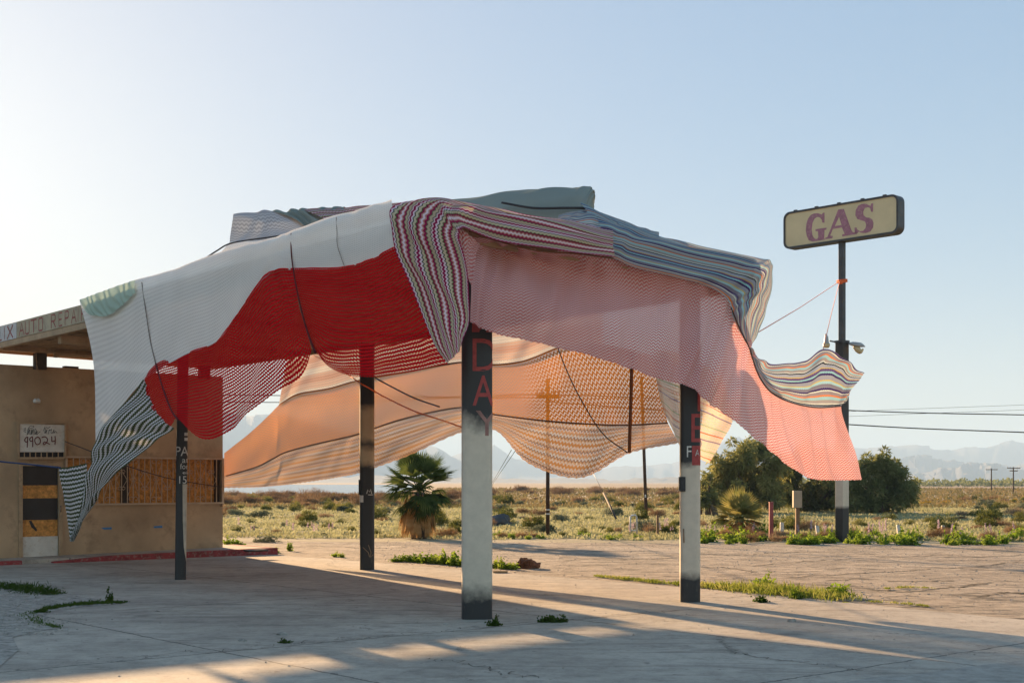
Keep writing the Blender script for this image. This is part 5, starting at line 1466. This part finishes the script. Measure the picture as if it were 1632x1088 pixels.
def tag_stuff(o, lab, cat): return tag(o, lab, cat)
edge_y = lambda x: 38.6 - .11 * x + .35 * np.sin(x * 1.3) + .2 * np.sin(x * 3.1)
o = cover('ground_cover', LM['cover'], 24000, 37.5, 100, 330, 1680, .095, .045, 6, 31, 1.25, lambda x, y, p: y > edge_y(x) + .5)
tag_stuff(o, 'pale green low plants covering the desert floor', 'ground cover')
o = cover('far_brush', LM['scrub'], 9000, 85, 330, 320, 1720, .24, .13, 6, 32, 1.3, lambda x, y, p: ~((p < 700) & (y > 180)), .3, .7)
tag_stuff(o, 'brown and olive brush fading away across the plain', 'brush')
# belt of orchard trees on the far right horizon
r = np.random.default_rng(40)
n = 9000
px = r.uniform(1090, 1900, n)
y = r.uniform(520, 560, n)
hgt = 2.2 + .8 * np.sin(px * .21) * np.sin(px * .037 + 1) + r.normal(size=n) * .2
z = r.uniform(0, 1, n) * hgt
V, F = cards(np.stack([(px - CX) / FPX * y, y, z], 1), unit(n, r, -.2), 1.1, .8, r)
o = bpy.data.objects.new('far_tree_line', fast_mesh('far_tree_line', V, F, LM['tree'])); link(o); tag(o, 'dark belt of orchard trees along the far horizon', 'tree line', kind='stuff')

# ------------------------------------------------------------------ tamarisk trees
def tree(px, py, d, blobs, n, mat, label, seed, ln=.26, wd=.075):
    """blobs: (photo x, photo y, radius px) lobes of the crown at distance d"""
    r = np.random.default_rng(seed)
    base = Vector(((px - CX) / FPX * d, d, 0))
    root = empty('tamarisk_tree', base, label, 'tree', 'dark green trees behind the lot')
    cs_, rad = [], []
    for bx, by, br in blobs:
        c = np.array(P(bx, by, d + r.uniform(-.8, .8)))
        R_ = br / FPX * d
        for _ in range(7):                                             # every lobe breaks into smaller clumps
            o_ = unit(1, r)[0] * R_ * r.uniform(.3, .95)
            cs_.append(c + o_ * np.array([1, 1.1, .9])); rad.append(R_ * r.uniform(.28, .52))
    for bx, by, br in blobs:                                           # stray twigs that break the outline
        c = np.array(P(bx, by, d)); R_ = br / FPX * d
        for _ in range(6):
            o_ = unit(1, r, -.1)[0] * R_ * r.uniform(1.0, 1.38)
            cs_.append(c + o_); rad.append(R_ * r.uniform(.12, .26))
    cs_, rad = np.array(cs_), np.array(rad)
    cs_[:, 2] = np.maximum(cs_[:, 2], .25)
    k = r.choice(len(cs_), n, p=rad ** 1.7 / (rad ** 1.7).sum())
    dd_ = unit(n, r)
    p = cs_[k] + dd_ * (rad[k] * r.uniform(.3, 1.05, n) ** .6)[:, None]
    p[:, 2] = np.maximum(p[:, 2], .05)
    dr = dd_ + r.normal(size=(n, 3)) * .5 + np.array([0, 0, .15])
    V, F = cards(p, dr, ln * r.uniform(.5, 1.4, n), wd * r.uniform(.6, 1.3, n), r, .25)
    o = bpy.data.objects.new('crown', fast_mesh('crown', V, F, mat)); link(o, root)
    limbs = []
    for i in range(7):
        t = cs_[int(r.integers(0, len(cs_)))]
        b0 = np.array(base) + np.array([r.uniform(-.5, .5), r.uniform(-.3, .3), -.1])
        m = (b0 + t) / 2 + np.array([0, 0, .3])
        limbs.append(tube_data([b0, m, t], [.11, .07, .02], 6, 9))
    v_, f_ = join_data(limbs)
    mesh_obj('trunk', v_, f_, M['bark'], root, smooth=True)
tree(1195, 816, 71, [(1150, 750, 22), (1185, 730, 26), (1212, 722, 20), (1175, 775, 30), (1215, 770, 30), (1240, 745, 22), (1235, 790, 24), (1155, 795, 22), (1195, 800, 20), (1165, 740, 16), (1200, 712, 14), (1230, 735, 20), (1190, 752, 28), (1140, 775, 18)], 22000, LM['olive_tree'], 'dense olive green tree to the right of the gas station column', 1)
tree(1290, 818, 74, [(1265, 745, 26), (1300, 735, 28), (1330, 750, 26), (1280, 785, 30), (1320, 785, 30), (1345, 780, 22), (1300, 805, 18), (1250, 755, 22), (1258, 785, 24)], 17000, LM['tree'], 'dark tree behind the free corner of the pink cloth', 2)
tree(1395, 816, 71, [(1372, 752, 24), (1400, 742, 24), (1385, 782, 28), (1420, 775, 26), (1432, 792, 22), (1450, 772, 9), (1448, 795, 14), (1360, 795, 22), (1402, 800, 20), (1412, 745, 14), (1440, 780, 20), (1345, 770, 24), (1350, 795, 22), (1425, 755, 16), (1456, 785, 8)], 20000, LM['tree'], 'dark green spreading tree to the right of the sign pole', 3)
tree(1128, 818, 66, [(1122, 772, 9), (1128, 788, 12), (1118, 800, 12), (1135, 802, 12), (1126, 760, 7)], 3500, LM['olive_tree'], 'small yellowish tree close beside the right column', 4, .2, .06)

# ------------------------------------------------------------------ palms
def frond(base, dirv, plen, blen, nseg, spread, r, droop=.25, wid=.05):
    """a fan leaf: stalk and a hand of narrow blades"""
    dirv = dirv / np.linalg.norm(dirv)
    hub = base + dirv * plen + np.array([0, 0, -.08 * plen])
    side = np.cross(dirv, [0, 0, 1.0]); side /= np.linalg.norm(side) + 1e-9
    upv = np.cross(side, dirv)
    tilt = r.uniform(-.4, .4)
    ax = side * math.cos(tilt) + upv * math.sin(tilt)
    V, F = [], []
    stalk = tube_data([base, (base + hub) / 2 + np.array([0, 0, .02]), hub], [.02, .012, .008], 4, 5)
    for i in range(nseg):
        a_ = (i / (nseg - 1) - .5) * 2 * spread
        d_ = dirv * math.cos(a_) + ax * math.sin(a_)
        L = blen * (1 - .18 * abs(a_) / spread) * r.uniform(.9, 1.08)
        nx = np.cross(d_, np.cross(dirv, ax)); nx /= np.linalg.norm(nx) + 1e-9
        p0, p1 = hub, hub + d_ * L * .55
        p2 = hub + d_ * L + np.array([0, 0, -droop * L * r.uniform(.5, 1.4)])
        k = len(V)
        V += [p0 - nx * wid * .15, p0 + nx * wid * .15, p1 + nx * wid * .5, p1 - nx * wid * .5, p2 + nx * .003, p2 - nx * .003]
        F += [(k, k + 1, k + 2, k + 3), (k + 3, k + 2, k + 4, k + 5)]
    return V, F, stalk
def palm(px, py, label, scale, tiers, dead, trunk_h, seed, crown_z, leaf='palm'):
    """tiers: (count, lowest and highest elevation in degrees, stalk length, blade length, droop)"""
    r = np.random.default_rng(seed)
    g = G(px, py)
    root = empty('fan_palm', g, label, 'palm tree')
    tube('trunk', [(g.x, g.y, -.1), (g.x, g.y, trunk_h * .5), (g.x + .02, g.y, trunk_h)], [.26 * scale, .20 * scale, .13 * scale], M['bark'], root, 12, 8)
    c0 = np.array([g.x, g.y, crown_z])
    V, F, ST = [], [], []
    for n, e0, e1, pl, bl, dr in tiers:
        off = r.uniform(0, 6)
        for i in range(n):
            el = math.radians(r.uniform(e0, e1)); az = off + i * 2 * math.pi / n + r.uniform(-.25, .25)
            d_ = np.array([math.cos(az) * math.cos(el), math.sin(az) * math.cos(el), math.sin(el)])
            v, f, s = frond(c0 + d_ * .06 + np.array([0, 0, -r.uniform(.0, .32) if e1 < 12 else -r.uniform(0, .15)]), d_, r.uniform(.8, 1.15) * pl * scale, r.uniform(.88, 1.1) * bl * scale, 18, r.uniform(.75, 1.1), r, dr, .05 * scale)
            k = len(V); V += v; F += [tuple(q + k for q in t) for t in f]; ST.append(s)
    o = bpy.data.objects.new('fronds', fast_mesh('fronds', np.array(V), np.array(F), LM[leaf])); link(o, root)
    v_, f_ = join_data(ST)
    mesh_obj('stalks', v_, f_, LM[leaf], root)
    V, F = [], []
    n, e0, e1, pl, bl, rad, drop = dead
    for i in range(n):
        az = i * 2.399 + r.uniform(-.4, .4)
        el = math.radians(r.uniform(e0, e1))
        d_ = np.array([math.cos(az) * math.cos(el), math.sin(az) * math.cos(el), math.sin(el)])
        q_ = r.uniform(0, drop)
        b0 = c0 + np.array([math.cos(az) * rad, math.sin(az) * rad, -q_])
        v, f, s = frond(b0, d_, r.uniform(.6, 1.1) * pl, r.uniform(.7, 1.15) * bl, 10, r.uniform(.15, .38), r, .3, .035 * scale)
        v = [np.array([t[0], t[1], max(t[2], .02)]) for t in v]
        k = len(V); V += v; F += [tuple(q + k for q in t) for t in f]
    o = bpy.data.objects.new('dead_fronds', fast_mesh('dead_fronds', np.array(V), np.array(F), LM['palm_dry'])); link(o, root)
palm(668, 857, 'fan palm with brown skirt of dead fronds behind the lot', 1.0, [(16, 36, 80, .62, .72, .05), (15, 8, 35, .62, .66, .12), (22, -22, 10, .52, .62, .35), (20, -50, -24, .40, .50, .3)],
     (90, -86, -68, .2, .62, .34, .80), 1.35, 5, 1.50)
palm(1178, 850, 'young low fan palm with browned lower fronds near the red post', .95, [(11, 40, 85, .34, .74, .03), (12, 10, 38, .34, .74, .08), (12, -12, 12, .32, .66, .2)], (30, -55, -15, .22, .60, .05, .1), .42, 6, .55, 'palm_light')

# ------------------------------------------------------------------ weeds, grass, flowers
def weed_mesh(name, mat, rad, h, n, ln, wd, seed):
    r = np.random.default_rng(seed)
    ns = 9
    st = unit(ns, r, .1) * np.array([rad, rad, h]) * r.uniform(.5, 1, (ns, 1))
    st[:, 2] = np.abs(st[:, 2]) * .9 + h * .1
    k = r.integers(0, ns, n); t = r.uniform(.15, 1.05, n)[:, None]
    p = st[k] * t + r.normal(size=(n, 3)) * rad * .12
    p[:, 2] = np.maximum(p[:, 2], .005)
    V, F = cards(p, r.normal(size=(n, 3)) + np.array([0, 0, .5]), ln * r.uniform(.6, 1.3, n), wd * r.uniform(.7, 1.2, n), r, .2)
    sv, sf = join_data([tube_data([(0, 0, -.02), tuple(s * .5 + np.array([0, 0, h * .1])), tuple(s)], [.006, .004, .002], 4, 5) for s in st])
    q = np.array([f for f in sf if len(f) == 4]) + len(V)
    return fast_mesh(name, np.vstack([V, np.array([tuple(x) for x in sv])]), np.vstack([F, q]), mat)
WM = {'weed': [weed_mesh('weed', LM['weed'], .26, .26, 260, .075, .05, s) for s in (1, 2, 3)], 'darkweed': [weed_mesh('weed', LM['darkweed'], .17, .12, 200, .05, .035, s) for s in (4, 5)]}
def put_weed(kind, px, py, s, sz, lab, grp, r, z=0.0):
    o = bpy.data.objects.new('leafy_weed', WM[kind][int(r.integers(0, len(WM[kind])))])
    o.location = G(px, py, z)
    o.rotation_euler = (0, 0, r.uniform(0, 6.28)); o.scale = (s, s, sz)
    link(o); tag(o, lab, 'weed', grp)
rw = np.random.default_rng(8)
for px, py, s, sz in [(632, 894, .7, .5), (645, 893, .8, .6), (658, 894, 1, .7), (670, 895, 1, .75), (683, 896, 1.1, .8), (697, 897, 1, .8), (713, 898, 1, 1.3), (728, 900, 1, 1), (742, 901, .9, .8), (790, 904, .8, .9), (803, 905, .9, .7), (815, 906, .8, .6)]:
    put_weed('weed', px, py, s, sz, 'bright green leafy weeds along the concrete edge behind the front column', 'weeds along the concrete edge', rw)
for px, py, s, sz, lab in [(790, 997, .6, .9, 'small dark weed growing in a crack at the foot of the front column'), (868, 991, .6, .8, 'low dark weed on the concrete right of the front column'), (882, 991, .75, 1.1, 'larger dark weed tuft on the concrete right of the front column'), (896, 991, .55, .6, 'flat dark weed at the right end of the concrete crack')]:
    put_weed('darkweed', px, py, s, sz, lab, None, rw)
for px, py, s, sz, lab in [(1215, 959, .9, 1.1, 'dark weed sprawling on the concrete in front of the grass strip'), (1268, 953, .5, .8, 'small bright weed on the concrete in front of the grass strip'), (1220, 934, .8, 1.0, 'taller leafy weed at the left of the grass strip'), (1336, 950, 1.0, .9, 'leafy weed at the right end of the grass strip'),
                           (440, 880, .7, .6, 'green weed just past the end of the red kerb'), (462, 877, .4, 1.0, 'tall thin weed past the end of the red kerb'), (366, 867, 1.0, .9, 'bright weed at the building corner'), (378, 868, .9, .8, 'second bright weed beside the building corner'), (535, 886, .5, .5, 'small weed at the concrete edge near the dark back column'), (545, 887, .4, .4, 'tiny weed at the concrete edge near the dark back column'),
                           (176, 958, .55, 1.3, 'tall dark weed sprig at the tip of the gravel patch'), (70, 976, .6, .6, 'low dark weed at the left of the gravel patch'), (452, 1024, .5, .4, 'flat weed in the foreground concrete crack')]:
    put_weed('weed' if py < 955 and px > 300 else 'darkweed', px, py, s, sz, lab, None, rw)
for i in range(70):
    px = rw.choice([rw.uniform(1118, 1240), rw.uniform(1255, 1330), rw.uniform(1352, 1470), rw.uniform(1500, 1650)]); py = rw.uniform(852, 866) + (px - 1118) * .006
    put_weed('weed', px, py, rw.uniform(.5, 1.7), rw.uniform(.5, 1.7), 'bright green leafy weeds along the far edge of the asphalt lot', 'weeds along the lot edge', rw)
for i in range(26):
    px = rw.uniform(1118, 1650); g = G(px, rw.uniform(850, 863))
    put_shrub('dry', g.x, g.y, rw.uniform(.3, .7), rw.uniform(.3, .8), rw, 'small dry tan bush among the green weeds at the lot edge')['group'] = 'small dry bushes at the lot edge'
for i in range(16):
    px = rw.uniform(780, 1080); py = rw.uniform(853, 859)
    put_weed('weed', px, py, rw.uniform(.4, .9), rw.uniform(.4, .8), 'small green weeds along the lot edge behind the columns', 'weeds behind the columns', rw)
def lupine_mesh(seed):
    r = np.random.default_rng(seed)
    V0, F0 = [], []
    for i in range(2):
        b0 = np.array([r.uniform(-.1, .1), r.uniform(-.1, .1), 0]); h = r.uniform(.35, .6)
        n = 44
        t = r.uniform(.5, 1, n)
        p = b0 + np.stack([r.normal(size=n) * .014, r.normal(size=n) * .014, t * h], 1)
        v, f = cards(p, unit(n, r, -.2), .045 * (1.3 - t * .6), .025, r)
        F0.append(f + len(np.vstack(V0)) if V0 else f); V0.append(v)
    return fast_mesh('flower_spike', np.vstack(V0), np.vstack(F0), LM['lupine'])
LP = [lupine_mesh(s) for s in range(3)]
lupines = [(rw.uniform(1118, 1640), rw.uniform(851, 861)) for _ in range(24)] + [(rw.uniform(975, 1075), rw.uniform(848, 856)) for _ in range(7)] + [(rw.uniform(360, 560), rw.uniform(846, 858)) for _ in range(8)]
for px, py in lupines:
    g = G(px, py)
    o = bpy.data.objects.new('lupine', LP[int(rw.integers(0, 3))])
    o.location = g; s = rw.uniform(.6, .95); o.scale = (s, s, s * rw.uniform(.9, 1.3)); o.rotation_euler = (0, 0, rw.uniform(0, 6))
    link(o); tag(o, 'slender lilac flower spikes rising from the weeds by the lot', 'flower', 'lilac flower spikes')
def grass_strip(name, poly, n, ln, seed, mat, lab):
    r = np.random.default_rng(seed)
    a_ = catmull([tuple(G(*p[:2])) for p in poly], n)
    w = np.interp(np.linspace(0, 1, n), np.linspace(0, 1, len(poly)), [p[2] for p in poly])
    h = np.interp(np.linspace(0, 1, n), np.linspace(0, 1, len(poly)), [p[3] for p in poly])
    kk = 1 + n // 60
    cp = r.uniform(0, 1, kk) * (n - 1)
    pick = np.clip(cp[r.integers(0, kk, n)] + r.normal(size=n) * n * .006, 0, n - 1).astype(int)
    mixm = r.uniform(0, 1, n) < .75
    idx = np.where(mixm, pick, np.arange(n))
    a_, w, h = a_[idx], w[idx], h[idx] * r.uniform(.4, 1.25, kk)[r.integers(0, kk, n)]
    a_ = a_ + np.stack([r.normal(size=n) * w * .4, r.normal(size=n) * w, np.zeros(n)], 1)
    d_ = r.normal(size=(n, 3)) * .45 + np.array([0, 0, 1]); d_[:, 2] = np.abs(d_[:, 2])
    V, F = cards(a_, d_, ln * h * r.uniform(.5, 1.3, n), .014, r, .15)
    o = bpy.data.objects.new(name, fast_mesh(name, V, F, mat)); link(o)
    tag(o, lab, 'grass', kind='stuff')
grass_strip('grass', [(950, 918, .08, .25), (1010, 924, .10, .3), (1080, 931, .12, .3), (1130, 935, .2, .5), (1180, 940, .3, .7), (1240, 945, .35, .9), (1300, 950, .35, .8), (1345, 952, .25, .7)], 6500, .20, 3, LM['grass'], 'strip of green and straw grass along the concrete edge')
grass_strip('grass', [(1380, 958, .05, .3), (1440, 962, .05, .3), (1480, 966, .04, .2)], 500, .12, 4, LM['grass'], 'thin line of short grass in the concrete joint')
grass_strip('grass', [(1410, 938, .04, .3), (1450, 936, .05, .4), (1490, 937, .03, .2)], 500, .12, 5, LM['grass'], 'thin line of grass in an asphalt crack')
grass_strip('grass', [(-40, 930, .2, .5), (20, 936, .25, .6), (60, 942, .25, .6), (90, 947, .12, .3)], 2600, .14, 6, LM['darkweed'], 'dark patch of grass at the back of the gravel')
grass_strip('grass', [(60, 975, .1, .3), (100, 966, .12, .4), (150, 962, .12, .5), (198, 960, .06, .3)], 2200, .12, 7, LM['darkweed'], 'dark line of grass along the edge of the gravel')
grass_strip('grass', [(40, 978, .12, .3), (60, 990, .1, .3), (98, 1001, .04, .2)], 700, .10, 9, LM['darkweed'], 'thin dark grass at the ragged concrete edge')

# loose grit on the lot and the concrete
def grit(name, n, pick, s0, s1, mat, seed, lab):
    r = np.random.default_rng(seed)
    p = np.array([pick(r) for _ in range(n)])
    sz = s0 + (s1 - s0) * r.uniform(0, 1, n) ** 3
    o6 = np.array([(1, 0, 0), (0, 1, 0), (-1, 0, 0), (0, -1, 0), (0, 0, .8), (0, 0, -.3)], float)
    V = p[:, None, :] + o6[None] * sz[:, None, None] * r.uniform(.6, 1.3, (n, 6, 1))
    f = np.array([(0, 1, 4), (1, 2, 4), (2, 3, 4), (3, 0, 4)])
    F = (f[None] + 6 * np.arange(n)[:, None, None]).reshape(-1, 3)
    o = mesh_obj(name, V.reshape(-1, 3), F, mat)
    tag(o, lab, 'grit', kind='stuff')
def lot_pt(r):
    while True:
        y = math.sqrt(r.uniform(17 ** 2, 38 ** 2)); x = (r.uniform(560, 1660) - CX) / FPX * y
        w = Vector((x - NX, y - NY, 0)).dot(Vector((UX, UY, 0)))
        if w > 6.15 and y < edge_y(x): return (x, y, -.012)
grit('loose_gravel', 5000, lot_pt, .004, .022, M['gravel'], 51, 'loose gravel scattered over the asphalt lot')
def pad_pt(r):
    while True:
        y = math.sqrt(r.uniform(9 ** 2, 26 ** 2)); x = (r.uniform(-30, 1660) - CX) / FPX * y
        w = Vector((x - NX, y - NY, 0)).dot(Vector((UX, UY, 0)))
        if w < 5.9: return (x, y, 0)
grit('loose_grit', 900, pad_pt, .003, .016, M['gravel'], 52, 'small grit scattered over the concrete')
grit('gravel', 2600, lambda r: tuple(G(r.uniform(-60, 150) * r.uniform(.3, 1), r.uniform(942, 1012), .006)), .004, .022, M['gravel'], 53, 'pale gravel lying on the bare patch by the kerb')

# ------------------------------------------------------------------ haze over the plain
hz = bpy.data.materials.new('haze')
hz.use_nodes = True
nt = hz.node_tree
nt.nodes.remove(nt.nodes['Principled BSDF'])
pv = nt.nodes.new('ShaderNodeVolumePrincipled')
pv.inputs['Color'].default_value = (0.50, 0.72, 1.0, 1)
pv.inputs['Density'].default_value = 0.00019
pv.inputs['Anisotropy'].default_value = 0.0
nt.links.new(pv.outputs[0], nt.nodes['Material Output'].inputs['Volume'])
bm = bmesh.new()
X0, X1, Y0, Y1, Z0, Z1 = -15000, 15000, -200, 15000, -3.5, 400
prism(bm, [Vector(p) for p in ((X0, Y0, Z0), (X1, Y0, Z0), (X1, Y1, Z0), (X0, Y1, Z0))], [Vector(p) for p in ((X0, Y0, Z1), (X1, Y0, Z1), (X1, Y1, Z1), (X0, Y1, Z1))])
tag(bm_obj('haze', bm, hz), 'pale air lying over the plain towards the mountains', 'haze', kind='stuff')
